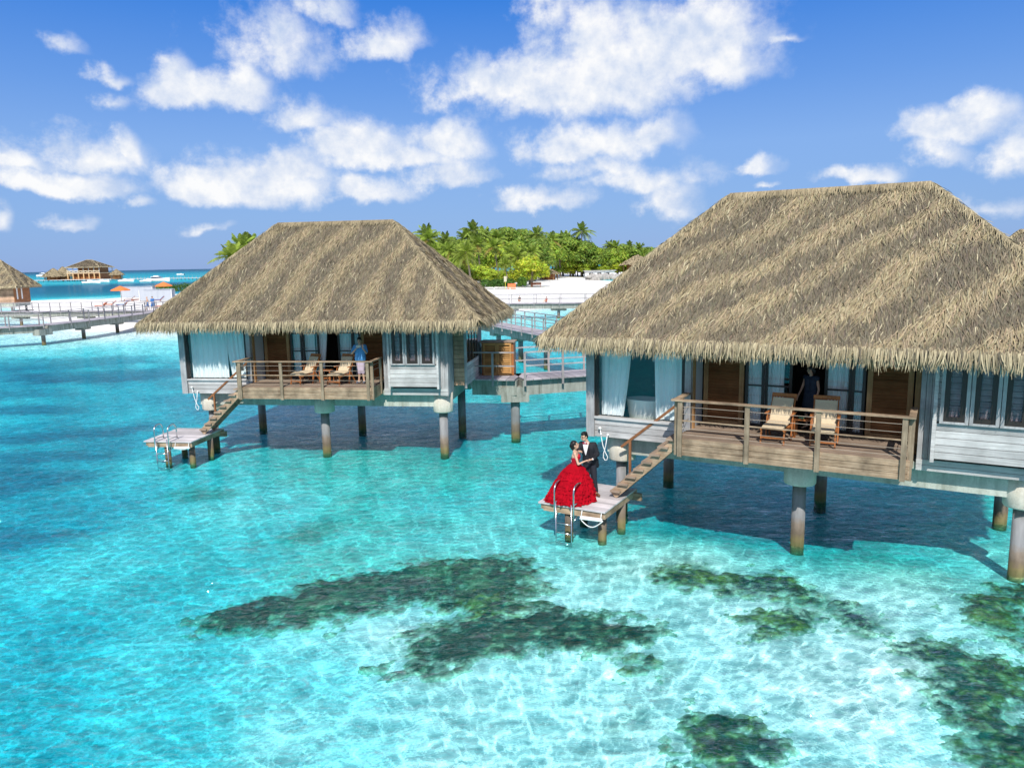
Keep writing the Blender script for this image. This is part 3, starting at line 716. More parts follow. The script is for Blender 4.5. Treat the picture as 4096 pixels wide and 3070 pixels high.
def curtain(parent, *a, label=None, **k):
    V, F = drape(*a, **k); o = np_mesh('curtain', V, F, M['curtain'], parent, smooth=True)
    if label: o['label'] = label
    return o

def villa(label, loc, rz, seed, closed, ang, period, group='thatched water villas'):
    t_ = thing('water_villa', label, 'villa', loc, rz, group)
    make_roof(t_, seed, -6.5, 6.43, -1.22, 6.05, 5.2, -2.46, 2.40, 8.90, ang=ang, period=period)
    # substructure
    b = MB()
    b.bx(-5.2, 5.0, .26, .56, 1.84, 2.33); b.bx(-5.2, 5.0, 4.2, 4.6, 1.84, 2.33)
    for x in (-4.75, .0, 4.6): b.bx(x - .18, x + .18, .56, 4.2, 1.86, 2.33)
    b.bx(-5.3, 5.0, .0, 4.7, 2.335, 2.50)
    b.build('floor_beam', M['conc'], t_)
    for x, y, kind in ((-4.85, .5, 1), (0., .2, 1), (4.66, .48, 1), (-4.7, 4.3, 0), (0., 4.3, 0), (4.55, 4.3, 0)):
        p = MB(); r = .165 if kind else .17
        p.lathe([(r, -4.2), (r, 1.9 if kind else 1.84)], 20, (x, y, 0)); pl = p.build('pile', M['pile'], t_, smooth=False)
        for q in pl.data.polygons: q.use_smooth = abs(q.normal.z) < .5
        if kind:
            c = MB(); c.lathe([(.30, 1.60), (.365, 1.62), (.385, 1.66), (.385, 2.36)], 24, (x, y, 0)); cc = c.build('pile_cap', M['cap'], pl)
            for q in cc.data.polygons: q.use_smooth = abs(q.normal.z) < .5
    # bathroom block, left
    w = MB(); boards(w, -5.40, -2.88, -.16, -.10, 2.36, 2.88, 3, gap=.012)
    w.bx(-5.40, -2.88, -.23, -.05, 2.885, 2.945)                       # sill
    w.bx(-5.40, -2.95, -.10, 1.9, 2.36, 2.42)
    w.build('bathroom_wall', M['clad'], t_)
    w = MB(); w.bx(-5.64, -5.405, -.23, 0.02, 2.36, 5.35); w.build('corner_post', M['cladv'], t_)
    w = MB(); w.bx(-2.86, -2.70, -.20, -.02, 2.33, 5.35); w.build('corner_post', M['cladv'], t_)
    w = MB(); w.bx(-5.62, -5.5, .025, 4.6, 2.36, 5.3); w.build('side_wall', M['cladv'], t_)
    wf = MB(); wf.bx(-5.40, -5.32, -.17, -.03, 2.95, 5.4); wf.bx(-2.95, -2.88, -.17, -.03, 2.95, 5.4); wf.bx(-5.33, -2.94, -.16, -.04, 5.3, 5.39)
    wd = wf.build('bathroom_window', M['dark'], t_)
    g = MB(); g.bx(-5.33, -2.94, -.105, -.095, 2.95, 5.4); g.build('pane', M['glass'], wd)
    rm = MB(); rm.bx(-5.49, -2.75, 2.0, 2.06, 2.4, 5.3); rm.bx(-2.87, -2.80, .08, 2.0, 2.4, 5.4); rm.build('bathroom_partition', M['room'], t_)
    fl = MB(); fl.bx(-5.48, -2.88, .0, 2.0, 2.70, 2.74); fl.build('bathroom_floor', plain('bathroom_tiles', (.45, .46, .36), .4), t_)
    if closed:
        curtain(t_, -5.31, -3.78, .08, 2.96, 5.35, 7, .05, seed=1); curtain(t_, -3.92, -2.96, .13, 2.96, 5.35, 5, .05, seed=2, gather=(-3.68, -2.96))
    else:
        curtain(t_, -5.31, -4.42, .08, 2.95, 5.35, 5, .05, gather=(-5.31, -4.66), seed=3); curtain(t_, -3.78, -2.96, .08, 2.95, 5.35, 5, .05, gather=(-3.72, -2.96), seed=4)
        q = MB(); q.bx(-4.22, -4.10, 1.2, 1.26, 4.35, 5.3); q.build('hanging_towel', M['white'], t_)
    # recessed front behind the deck
    yb = .93
    louvre_door(t_, -2.66, -1.60, yb, 2.80, 5.1)
    louvre_door(t_, 1.36, 2.36, yb, 2.80, 5.1)
    glass_door(t_, -1.56, -1.08, yb, 2.81, 5.1, bars=(3.9, 4.6)); glass_door(t_, -1.07, -.40, yb + .06, 2.81, 5.1, bars=(3.9, 4.6))
    glass_door(t_, .38, 1.0, yb + .06, 2.81, 5.1, bars=(3.9, 4.6)); glass_door(t_, 1.01, 1.32, yb, 2.81, 5.1, bars=(3.9, 4.6))
    curtain(t_, -1.52, -.62, yb + .2, 2.84, 5.1, 7, .04, seed=5); curtain(t_, .42, .98, yb + .2, 2.84, 5.1, 5, .04, seed=6)
    if closed:
        curtain(t_, -.6, -.42, yb + .25, 2.84, 5.1, 4, .04, seed=8); curtain(t_, 1.0, 1.3, yb + .24, 2.84, 5.1, 4, .04, seed=9)
        curtain(t_, -.42, -.05, yb + .12, 2.84, 5.1, 2, .04, seed=10, gather=(-.42, -.30))
    else: curtain(t_, 1.02, 1.3, yb + .2, 2.84, 5.1, 3, .04, seed=7)
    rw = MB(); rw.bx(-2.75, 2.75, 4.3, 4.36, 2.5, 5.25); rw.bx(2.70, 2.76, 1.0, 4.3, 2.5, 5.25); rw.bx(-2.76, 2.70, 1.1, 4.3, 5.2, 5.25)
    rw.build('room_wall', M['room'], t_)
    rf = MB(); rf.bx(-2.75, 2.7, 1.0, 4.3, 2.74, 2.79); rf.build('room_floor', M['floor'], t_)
    hd = MB(); hd.bx(-2.70, 2.45, yb - .06, yb + .12, 5.105, 5.4); hd.build('lintel', M['doorv'], t_)
    ps = MB(); ps.bx(-2.80, -2.66, -.015, .13, 2.5, 5.3); ps.build('porch_post', M['doorv'], t_)
    ps = MB(); ps.bx(2.40, 2.52, .72, .88, 2.5, 5.3); ps.build('porch_post', M['doorv'], t_)
    sd = MB(); sd.bx(-2.79, -2.70, .14, .9, 2.5, 5.3); sd.build('porch_side_panel', plain('blue_grey_panel', (.50, .56, .60), .6), t_)
    # deck
    d = MB(); boards(d, -2.72, 2.42, -1.12, .88, 2.77, 2.80, 18, 'y', .007); d.build('deck', M['deck'], t_)
    f = MB(); boards(f, -2.74, 2.40, -1.17, -1.125, 2.35, 2.795, 3, 'z', .012)
    f.bx(2.385, 2.43, -1.12, -.06, 2.36, 2.79); f.bx(-2.78, -2.74, -1.12, -.2, 2.36, 2.79)
    f.build('deck_fascia', M['tan'], t_)
    for x in (-2.78, -2.66, -1.03, .55, 2.30, 2.42):
        p = MB(); yy = -1.235 if x not in (-2.78, 2.42) else -1.11
        p.bx(x - .055, x + .055, yy, yy + .062, 2.33, 3.735); p.build('railing_post', M['tanv'], t_)
    p = MB(); p.bx(-2.79, -2.70, -.16, -.06, 2.4, 3.735); p.build('railing_post', M['tanv'], t_)
    p = MB(); p.bx(2.39, 2.47, -.16, -.06, 2.4, 3.735); p.build('railing_post', M['tanv'], t_)
    tr = MB(); tr.bx(-2.88, 2.50, -1.27, -1.13, 3.738, 3.78); tr.bx(-2.85, -2.70, -1.128, -.04, 3.740, 3.782); tr.bx(2.36, 2.50, -1.128, -.04, 3.740, 3.782)
    tr.build('top_rail', M['tan'], t_)
    for z in (3.60, 3.42, 3.06, 2.90):
        p = MB(); p.tube([(-2.66, -1.2, z), (2.36, -1.2, z)], .006, 6); p.tube([(2.42, -1.1, z), (2.42, -.1, z)], .008, 6); p.build('railing_wire', M['wire'], t_)
    p = MB(); p.bar((-2.66, -1.2, 3.25), (2.36, -1.2, 3.25), .03, .03); p.build('middle_rail', M['tan'], t_)
    p = MB(); p.tube([(-2.74, -1.1, 3.42), (-2.74, -.1, 3.42)], .008, 6); p.tube([(-2.74, -1.1, 3.1), (-2.74, -.1, 3.1)], .008, 6); p.build('railing_wire', M['wire'], t_)
    p = MB(); p.bx(-2.755, -2.735, -1.02, -.72, 3.36, 3.68); p.build('notice_board', plain('notice_sheet', (.62, .52, .44), .7, ns=20, amp=.3), t_)
    # stairs down to the swim platform
    st = bpy.data.objects.new('stairs', None); COL.objects.link(st); st.parent = t_
    s = MB(); s.bar((-4.58, -.82, .96), (-2.86, -.82, 2.60), .06, .24); s.bar((-4.58, -.14, .96), (-2.86, -.14, 2.60), .06, .24); s.build('stringer', M['tan'], st)
    for i in range(8):
        k = (i + .62) / 8; x = -4.62 + 1.74 * k; z = .92 + 1.80 * k
        q = MB(); q.bx(x - .15, x + .13, -.94, -.06, z, z + .045); q.build('tread', M['deck'], st)
    h = MB(); h.bar((-4.42, -.16, 2.30), (-2.84, -.16, 3.62), .05, .07); h.bar((-4.62, -.16, 2.13), (-4.42, -.16, 2.30), .05, .07); h.bar((-4.36, -.16, 1.2), (-4.36, -.16, 2.34), .06, .06, up=(0, 1, 0)); h.build('handrail', wood('rusty_rail', (.20, .085, .035), (.30, .14, .07), 'x', blot=.3), st)
    # wall between deck and bay, right bay with three windows
    w = MB(); boards(w, 2.53, 2.86, -.04, .06, 2.36, 5.3, 3, 'x'); w.build('plank_pilaster', M['cladv'], t_); w = MB(); boards(w, 4.74, 5.02, -.06, .06, 2.31, 5.35, 2, 'x'); w.build('plank_pilaster', M['cladv'], t_)
    w = MB(); boards(w, 2.88, 4.66, -.36, -.30, 2.70, 3.52, 5, gap=.012); w.bx(2.80, 2.878, -.37, .0, 2.62, 5.3); w.bx(4.662, 4.735, -.37, .0, 2.62, 5.3)
    boards(w, 2.882, 4.658, -.34, -.28, 3.55, 5.2, 13, gap=.01)
    w.bx(2.90, 4.64, -.28, .0, 2.70, 2.74)
    w.build('bay_wall', M['clad'], t_)
    w = MB(); boards(w, 2.53, 5.0, -.075, -.005, 2.335, 2.60, 2, gap=.01); w.build('base_board', M['clad'], t_)
    for i in range(3): window(t_, 2.93 + i * .565, 2.93 + i * .565 + .55, -.40, 3.53, 5.15)
    # right end: second set-back bay, end wall
    w = MB(); boards(w, 5.03, 5.44, .92, 1.0, 2.55, 5.3, 16, gap=.012); w.build('side_bay_wall', M['redcl'], t_)
    w = MB(); w.bx(5.445, 5.53, .88, 1.02, 2.45, 5.3); w.build('side_post', M['cladv'], t_)
    w = MB(); w.bx(4.96, 5.02, .065, .9, 2.35, 5.3); w.build('side_wall', M['cladv'], t_)
    w = MB(); boards(w, 5.46, 5.52, 1.025, 3.39, 2.55, 3.4, 6, gap=.01); w.build('side_wall', M['clad'], t_)
    for y in (1.04, 1.62, 2.2, 2.78):
        q = MB(); q.bx(5.47, 5.51, y, y + .06, 3.41, 5.3); q.bx(5.47, 5.51, y + .52, y + .57, 3.41, 5.3); sw = q.build('side_window', M['dark'], t_)
        q = MB(); q.bx(5.485, 5.495, y + .06, y + .52, 3.41, 5.3); q.build('pane', M['dglass'], sw)
    w = MB(); w.bx(5.05, 5.46, 3.4, 4.5, 2.5, 5.3); w.build('end_wall', M['cladv'], t_)
    bw = MB(); bw.bx(-5.5, 5.4, 4.65, 4.72, 2.4, 5.3); bw.build('back_wall', M['clad'], t_)
    # outdoor shower on the bathroom wall
    sh = MB(); sh.tube([(-5.21, -.24, 2.60), (-5.19, -.24, 2.42), (-5.13, -.25, 2.15), (-5.05, -.26, 1.95), (-4.98, -.26, 1.83), (-5.0, -.26, 1.74), (-5.06, -.26, 1.73), (-5.11, -.26, 1.80), (-5.10, -.26, 1.92), (-5.04, -.25, 2.15), (-5.0, -.25, 2.42)], .013, 8)
    so_ = sh.build('shower_hose', M['white'], t_, smooth=True)
    sh = MB(); sh.ell((-5.215, -.25, 2.62), .045, .04, .045); sh.ell((-5.19, -.23, 2.45), .03, .03, .03); sh.ell((-4.99, -.23, 2.45), .035, .04, .04); sh.build('shower_handset', M['white'], so_, smooth=True)
    return t_

H2 = ((7.066, 18.015, 0), R(-29.815)); H1 = ((-7.332, 28.523, 0), R(-8.43))
villa('large thatched water villa on the right with open curtains and a bathtub behind glass', *H2, 11, False, 42, 1.25)
villa('middle thatched water villa with drawn curtains and a man on its deck', *H1, 23, True, 66, 1.35)
# ------------------------------------------------------------------ swim platforms, bathtub, fenders
def local(pose, p):
    (x, y, z), a = pose
    return (x + math.cos(a) * p[0] - math.sin(a) * p[1], y + math.sin(a) * p[0] + math.cos(a) * p[1], z + p[2])
def platform(label, pose):
    o = thing('swim_platform', label, 'platform', pose[0], pose[1], 'timber swim platforms')
    d = MB(); boards(d, -6.22, -4.30, -2.08, .16, .85, .89, 15, 'y', .008); d.build('platform_deck', M['greydeck'], o)
    f = MB(); f.bx(-4.38, -4.32, -2.02, .30, .67, .845); f.bx(-6.16, -6.10, -2.02, .12, .70, .845); f.bx(-6.09, -4.39, -2.03, -1.97, .66, .842); f.bx(-5.9, -4.39, -.55, -.45, .66, .842)
    f.bx(-4.6, -4.1, .02, .12, .60, .80)
    f.build('joist', M['tan'], o)
    for x, y in ((-5.42, -1.85), (-4.52, -1.72), (-4.42, -.62), (-5.6, -.5)):
        p = MB(); p.lathe([(.11, -3.5), (.11, .69)], 14, (x, y, 0)); q = p.build('leg', M['pile'], o, smooth=False)
        for k in q.data.polygons: k.use_smooth = abs(k.normal.z) < .5
    l = bpy.data.objects.new('swim_ladder', None); COL.objects.link(l); l.parent = o
    for x in (-5.66, -5.11):
        r = MB()
        r.tube([(x, -2.22, .55), (x, -2.22, 1.30), (x, -2.20, 1.40), (x, -2.13, 1.47), (x, -2.02, 1.50), (x, -1.86, 1.50), (x, -1.76, 1.46), (x, -1.70, 1.36), (x, -1.68, 1.22), (x, -1.66, .90)], .022, 8)
        r.tube([(x, -2.22, .99), (x, -1.67, .99)], .016, 8); r.lathe([(.06, .892), (.06, .905)], 12, (x, -1.66, 0))
        r.tube([(x, -2.22, .55), (x, -2.05, .62), (x, -1.98, .68)], .016, 6)
        r.build('ladder_rail', M['steel'], l, smooth=True)
        r = MB(); xx = x + (.05 if x < -5.4 else -.05)
        r.tube([(xx, -2.25, 1.0), (xx, -2.25, -.9)], .019, 8); r.build('ladder_side', M['steel'], l, smooth=True)
    for z in (.46, .20, -.08, -.36):
        r = MB(); r.tube([(-5.61, -2.25, z), (-5.16, -2.25, z)], .017, 8); r.build('rung', M['steel'], l, smooth=True)
    return o
platform('small timber swim platform under the newlywed couple, with a steel ladder', H2)
platform('small empty timber swim platform beside the middle villa, with a steel ladder', H1)
def fender(label, pose, sag):
    o = thing('boat_fender', label, 'fender', pose[0], pose[1], 'white fenders hung on the platforms')
    b = MB(); b.bar((-4.97, -2.12, .66), (-4.36, -2.12, .68), .07, .09); b.build('bar', M['white'], o, bevel=.015)
    r = MB(); r.tube([(-4.99 + .65 * i / 10, -2.12, .64 - sag * math.sin(math.pi * i / 10) + .02 * i / 10) for i in range(11)], .014, 6)
    r.tube([(-4.94, -2.12, .70), (-4.94, -2.07, .84)], .012, 6); r.tube([(-4.40, -2.12, .71), (-4.40, -2.07, .84)], .012, 6)
    r.build('rope', M['white'], o, smooth=True)
fender('white fender bar with a sagging rope on the edge of the couple\'s platform', H2, .20)
fender('white fender bar on the edge of the empty platform', H1, .05)

def bathtub():
    o = thing('bathtub', 'white freestanding bathtub behind the right villa window', 'bathtub', local(H2, (-4.22, .66, 2.74)), H2[1])
    b = MB(); b.lathe([(.30, 0), (.36, .03), (.40, .25), (.44, .62), (.455, .64), (.42, .635), (.36, .25), (.28, .10)], 28, (0, 0, 0), 1.25, .85)
    b.build('tub_shell', M['cream'], o, smooth=True)
    f = MB(); f.tube([(.12, .48, 0), (.12, .48, .95), (.12, .44, 1.0), (.12, .30, .98)], .02, 8); f.build('tap', M['steel'], o, smooth=True)
bathtub()

# ------------------------------------------------------------------ deck chairs and tables
def deck_chair(label, pose, p, rz):
    o = thing('deck_chair', label, 'deck chair', local(pose, p), pose[1] + rz, 'cushioned teak deck chairs')
    T = M['teak']; w = .27
    for sx in (-1, 1):
        x = sx * w
        for a, b in (((x, -.66, .0), (x, -.62, .34)), ):
            l = MB(); l.bar(a, b, .03, .045, up=(0, 1, 0)); l.build('leg', T, o)
        l = MB(); l.bar((x * 1.12, -.10, 0), (x * 1.12, .02, .62), .03, .05, up=(0, 1, 0)); l.build('leg', T, o)
        l = MB(); l.bar((x * 1.12, .30, 0), (x * 1.12, -.02, .50), .03, .05, up=(0, 1, 0)); l.build('leg', T, o)
        a = MB(); a.bar((x * 1.13, -.16, .63), (x * 1.13, .28, .645), .065, .03); a.build('armrest', T, o, bevel=.008)
        s = MB(); s.bar((x, -.68, .33), (x, .02, .36), .03, .045); s.bar((x, .0, .34), (x, .36, 1.0), .03, .045); s.build('side_rail', T, o)
    s = MB()
    for i in range(7): s.bx(-w, w, -.66 + .1 * i, -.62 + .1 * i, .345, .36)
    s.bx(-w, w, -.66, -.62, .12, .16)
    for i in range(7):
        x = -.22 + .44 * i / 6; s.bar((x, .06, .42), (x, .37, 1.0), .035, .015, up=(0, 1, -.4))
    s.build('slats', T, o)
    h = MB(); h.bar((-w - .03, .37, 1.03), (w + .03, .37, 1.03), .03, .10, up=(0, .4, .9)); h.build('headboard', T, o, bevel=.012)
    # cushion: one padded ribbon, buttoned across
    pr = [(-.70, .37), (-.48, .385), (-.30, .39), (-.12, .40), (.0, .42), (.06, .50), (.13, .63), (.20, .76), (.27, .89), (.31, .97)]
    vs = []; fs = []; th = .07
    for i, (y, z) in enumerate(pr):
        d = np.array(pr[min(i + 1, len(pr) - 1)]) - np.array(pr[max(i - 1, 0)]); d = d / np.linalg.norm(d); n = np.array([-d[1], d[0]])
        e = th * (.72 if i in (0, 2, 4, 6, 8, 9) else 1.05)
        y2, z2 = y + n[0] * e, z + n[1] * e
        vs += [(-w + .02, y, z), (w - .02, y, z), (w - .02, y2, z2), (-w + .02, y2, z2)]
    for i in range(len(pr) - 1):
        a, b = 4 * i, 4 * i + 4
        fs += [(a, a + 1, b + 1, b), (a + 1, a + 2, b + 2, b + 1), (a + 2, a + 3, b + 3, b + 2), (a + 3, a, b, b + 3)]
    fs += [(0, 3, 2, 1), tuple(4 * (len(pr) - 1) + k for k in range(4))]
    c = MB(); c.add(vs, fs); c.build('cushion', M['cushion'], o, bevel=.018)
    return o
def side_table(label, pose, p, rz=0, dish=False):
    o = thing('side_table', label, 'table', local(pose, p), pose[1] + rz, 'teak side tables')
    m = MB(); boards(m, -.24, .24, -.22, .22, .44, .47, 6, 'y', .006); m.build('table_top', M['teak'], o)
    for x in (-.2, .2):
        for y in (-.18, .18):
            l = MB(); l.bx(x - .022, x + .022, y - .022, y + .022, 0, .438); l.build('leg', M['teak'], o)
    m = MB(); m.bx(-.18, .18, -.012, .012, .12, .16); m.build('stretcher', M['teak'], o)
deck_chair('teak deck chair with cream cushion, left of the table on the right villa deck', H2, (-.46, -.22, 2.80), R(-4))
deck_chair('teak deck chair with cream cushion, right of the table on the right villa deck', H2, (.56, -.16, 2.80), R(4))
side_table('teak side table with a green dish on the right villa deck', H2, (.04, .22, 2.80))
deck_chair('teak deck chair left of the table on the middle villa deck', H1, (-.42, -.08, 2.80), R(-28))
deck_chair('teak deck chair next to the man on the middle villa deck', H1, (.98, -.12, 2.80), R(-16))
side_table('teak side table between the two chairs on the middle villa deck', H1, (.18, .16, 2.80))
d = MB(); d.lathe([(.03, 0), (.06, .005), (.075, .03), (.066, .03), (.05, .012)], 16); dd = d.build('dish', plain('green_glass', (.18, .45, .25), .15, spec=.6), None, smooth=True)
dd.location = local(H2, (-.02, .14, 3.271)); tag(dd, 'small green glass dish on the teak side table', 'dish')

# ------------------------------------------------------------------ people
SK = plain('skin', (.60, .36, .245), .55, ns=18, amp=.06)
SKP = plain('fair_skin', (.64, .39, .275), .5, ns=18, amp=.05)
HAIR = plain('black_hair', (.012, .010, .009), .4)
DARK = plain('dark_eyes', (.02, .015, .012), .3)
def capsule(mb, a, b, ra, rb, n=10):
    a = Vector(a); b = Vector(b); d = (b - a); L = max(d.length, 1e-5); d /= L
    pts = [a - d * ra * q for q in (.98, .8, .45)] + [a, a.lerp(b, .5), b] + [b + d * rb * q for q in (.45, .8, .98)]
    rs = [ra * .2, ra * .6, ra * .893, ra, (ra + rb) / 2, rb, rb * .893, rb * .6, rb * .2]
    mb.tube(pts, rs, n)
def fuse(mb, name, mat, parent, voxel=.014, smooth=4):
    """one continuous skin out of overlapping limbs"""
    o = mb.build(name, None); r = o.modifiers.new('r', 'REMESH'); r.mode = 'VOXEL'; r.voxel_size = voxel
    s = o.modifiers.new('s', 'SMOOTH'); s.iterations = smooth; s.factor = .5
    bpy.context.view_layer.update()
    me = bpy.data.meshes.new_from_object(o.evaluated_get(bpy.context.evaluated_depsgraph_get()))
    bpy.data.objects.remove(o); me.materials.clear(); me.materials.append(mat); me.name = name
    for p in me.polygons: p.use_smooth = True
    q = bpy.data.objects.new(name, me); COL.objects.link(q)
    if parent: q.parent = parent
    return q
BASE = dict(pel=(0, 0, .95), spi=(0, 0, 1.14), che=(0, .01, 1.33), nec=(0, 0, 1.49), hed=(0, -.02, 1.63), ls=(.18, .01, 1.42), rs=(-.18, .01, 1.42), le=(.24, .03, 1.13), re=(-.24, .03, 1.13),
            lw=(.26, -.06, .88), rw=(-.26, -.06, .88), lh=(.09, 0, .92), rh=(-.09, 0, .92), lk=(.10, -.02, .50), rk=(-.10, -.02, .50), la=(.10, .03, .08), ra=(-.10, .03, .08), lt=(.12, -.13, .03), rt=(-.12, -.13, .03), face=(0, -1, -.1), lf=None, rf=None)
def body_mb(J, slim=1.):
    m = MB(); k = slim
    m2 = lambda a, b, ra, rb: capsule(m, J[a], J[b], ra * k, rb * k)
    V = lambda n: Vector(J[n])
    side = (V('ls') - V('rs')).normalized()
    for s in (-1, 1):
        o = side * .075 * s * k
        capsule(m, V('pel') + o, V('spi') + o * .7, .105 * k, .095 * k); capsule(m, V('spi') + o * .7, V('che') + o, .095 * k, .115 * k)
    capsule(m, V('che') + Vector((0, 0, .04)), V('nec'), .10 * k, .055 * k); m2('nec', 'hed', .052, .05)
    for q in 'lr':
        capsule(m, V('che') + Vector((0, 0, .06)), J[q + 's'], .075 * k, .06 * k)
        m2(q + 's', q + 'e', .052, .040); m2(q + 'e', q + 'w', .039, .026)
        m2(q + 'h', q + 'k', .088, .056); m2(q + 'k', q + 'a', .054, .036); m2(q + 'a', q + 't', .038, .026)
        capsule(m, J['pel'], J[q + 'h'], .10 * k, .088 * k)
        # hand: palm, four fingers, thumb
        w = V(q + 'w'); fd = Vector(J[q + 'f']) if J.get(q + 'f') else (w - V(q + 'e'))
        fd.normalize(); up = Vector((0, 0, 1)) if abs(fd.z) < .8 else Vector((0, -1, 0)); sd = fd.cross(up).normalized(); nn = sd.cross(fd)
        pc = w + fd * .05
        for i in range(-1, 2): capsule(m, w + fd * .01 + sd * .012 * i, w + fd * .075 + sd * .022 * i, .014, .013)
        for i, ln in enumerate((.055, .07, .075, .062)):
            b0 = w + fd * .08 + sd * (.03 - .02 * i); b1 = b0 + (fd * .55 - nn * .25) * ln; b2 = b1 + (fd * .35 - nn * .5) * ln * .8
            capsule(m, b0, b1, .0095, .009, 6); capsule(m, b1, b2, .009, .008, 6)
        t0 = w + fd * .025 + sd * .03; t1 = t0 + (fd * .5 + sd * .8).normalized() * .045; capsule(m, t0, t1, .012, .010, 6); capsule(m, t1, t1 + fd * .03, .010, .009, 6)
    # head
    f = Vector(J['face']).normalized(); up = (Vector((0, 0, 1)) - f * f.z).normalized(); sx = f.cross(up); h = V('hed')
    mm = Matrix((sx, -f, up)).transposed().to_4x4(); mm.translation = h   # head axes: x side, y back, z up
    m.m = mm
    m.ell((0, .01, .02), .076, .096, .105, 16, 10); m.ell((0, -.025, -.05), .056, .068, .068, 14, 8)
    capsule(m, (0, -.09, .02), (0, -.108, -.018), .010, .015, 8)
    for s in (-1, 1): m.ell((s * .078, .012, -.005), .012, .022, .032, 8, 6)
    m.ell((0, -.083, -.055), .022, .012, .010, 8, 6)
    m.m = Matrix.Identity(4)
    return m, mm
def hair_mb(mm, kind='short'):
    h = MB(); h.m = mm
    g = random.Random(3)
    h.ell((0, .018, .042), .086, .102, .100, 16, 10)
    h.ell((0, .06, .0), .075, .06, .09, 12, 8)
    if kind == 'short':
        for i in range(26):
            a = g.uniform(0, 6.28); h.ell((.055 * math.cos(a), .015 + .07 * math.sin(a), .098 + g.uniform(-.02, .01)), .03, .035, .025, 6, 5)
    else:
        h.ell((0, .09, .0), .07, .06, .08, 12, 8); h.ell((.02, .085, -.06), .05, .04, .06, 10, 6)
        for i in range(14):
            a = g.uniform(0, 6.28); h.ell((.05 * math.cos(a), .07 + .05 * math.sin(a), .0 + .07 * math.sin(a * 2)), .035, .035, .03, 6, 5)
    return h
def face_bits(mm, parent, glasses=False):
    e = MB(); e.m = mm
    for s in (-1, 1):
        e.ell((s * .032, -.083, .012), .012, .008, .006, 8, 5); e.bar((s * .018, -.090, .034), (s * .05, -.080, .035), .01, .007)
    e.build('eyes', DARK, parent)
    l = MB(); l.m = mm; l.ell((0, -.094, -.056), .020, .006, .006, 8, 5); l.build('lips', plain('lips', (.45, .15, .13), .4), parent)
    if glasses:
        q = MB(); q.m = mm
        for s in (-1, 1):
            q.tube([(s * .033 + .024 * math.cos(a), -.100, .010 + .018 * math.sin(a)) for a in np.linspace(0, 6.28, 13)], .0028, 5)
            q.tube([(s * .057, -.10, .014), (s * .082, -.01, .018)], .0028, 5)
        q.tube([(-.01, -.10, .014), (.01, -.10, .014)], .0028, 5); q.build('glasses', DARK, parent)
def person(label, loc, rz, J, scale=1., hair='short', slim=1., skin=None, voxel=.013, group=None):
    o = thing('person', label, 'person', loc, rz, group); o.scale = (scale,) * 3
    m, mm = body_mb(J, slim); fuse(m, 'body', skin or SK, o, voxel)
    if hair:
        h = hair_mb(mm, hair); hh = fuse(h, 'hair', HAIR, o, max(voxel, .014), 2)
        # leave the face free: drop hair in front of the forehead line
        bm = bmesh.new(); bm.from_mesh(hh.data); inv = mm.inverted()
        kill = [v for v in bm.verts if (lambda c: c.y < -.035 and c.z < .062 or c.y < .02 and c.z < -.02)(inv @ v.co)]
        bmesh.ops.delete(bm, geom=kill, context='VERTS'); bm.to_mesh(hh.data); bm.free()
    return o, mm
def garment(o, name, mat, J, bones, voxel=.015, extra=None, smooth=4):
    m = MB()
    for a, b, ra, rb in bones:
        pa = Vector(J[a]) if isinstance(a, str) else Vector(a); pb = Vector(J[b]) if isinstance(b, str) else Vector(b)
        capsule(m, pa, pb, ra, rb)
    if extra: extra(m)
    return fuse(m, name, mat, o, voxel, smooth)
def torso(J, r0=.125, r1=.135, k=1., lo='pel', w=.08):
    V = lambda n: Vector(J[n]); s = (V('ls') - V('rs')).normalized(); out = []
    for q in (-1, 1):
        e = s * w * q
        out += [(V(lo) + e, V('spi') + e * .8, r0 * k, r0 * .94 * k), (V('spi') + e * .8, V('che') + e, r0 * .94 * k, r1 * k), (V('che') + Vector((0, 0, .06)), V('ls' if q > 0 else 'rs'), .095 * k, .075 * k)]
    return out

# the couple on the platform (offsets from the groom's front shoe)
GO = (2.24, 19.74, .89)
SUIT = plain('black_suit', (.016, .017, .022), .75, ns=40, amp=.2); SHIRT = plain('white_shirt', (.82, .82, .82), .7); SHOE = plain('brown_leather', (.16, .07, .035), .4)
RED = plain('red_bow', (.38, .02, .05), .6)
JG = dict(BASE, pel=(-.17, .02, .95), spi=(-.19, .02, 1.14), che=(-.22, .0, 1.34), nec=(-.26, -.02, 1.52), hed=(-.33, -.06, 1.665), ls=(-.06, -.03, 1.44), rs=(-.40, .06, 1.44), le=(.03, -.06, 1.17), lw=(-.14, -.30, 1.10), re=(-.55, -.04, 1.21), rw=(-.67, -.27, 1.05),
          lh=(-.09, .0, .92), rh=(-.26, .04, .92), lk=(-.06, -.02, .50), rk=(-.25, .03, .5), la=(.0, .02, .08), ra=(-.22, .05, .08), lt=(.045, -.13, .035), rt=(-.26, -.10, .035), face=(-.80, -.55, -.22), lf=(-1, -.35, -.1), rf=(.75, -.6, -.1))
groom, hm = person('groom in black tuxedo, glasses and red bow tie embracing the bride', GO, 0, JG, skin=SKP, voxel=.011)
face_bits(hm, groom, True)
garment(groom, 'trousers', plain('dark_trousers', (.022, .024, .034), .8, ns=30, amp=.2), JG, [('pel', 'lh', .115, .105), ('pel', 'rh', .115, .105), ('lh', 'lk', .105, .078), ('rh', 'rk', .105, .078), ('lk', (.0, .02, .12), .076, .062), ('rk', (-.22, .05, .12), .076, .062)])
def jk(m):
    capsule(m, (-.05, .03, .86), (-.08, .02, 1.1), .10, .105); capsule(m, (-.26, .05, .86), (-.26, .04, 1.1), .10, .105); capsule(m, (.03, .06, .82), (-.02, .04, .98), .06, .09)
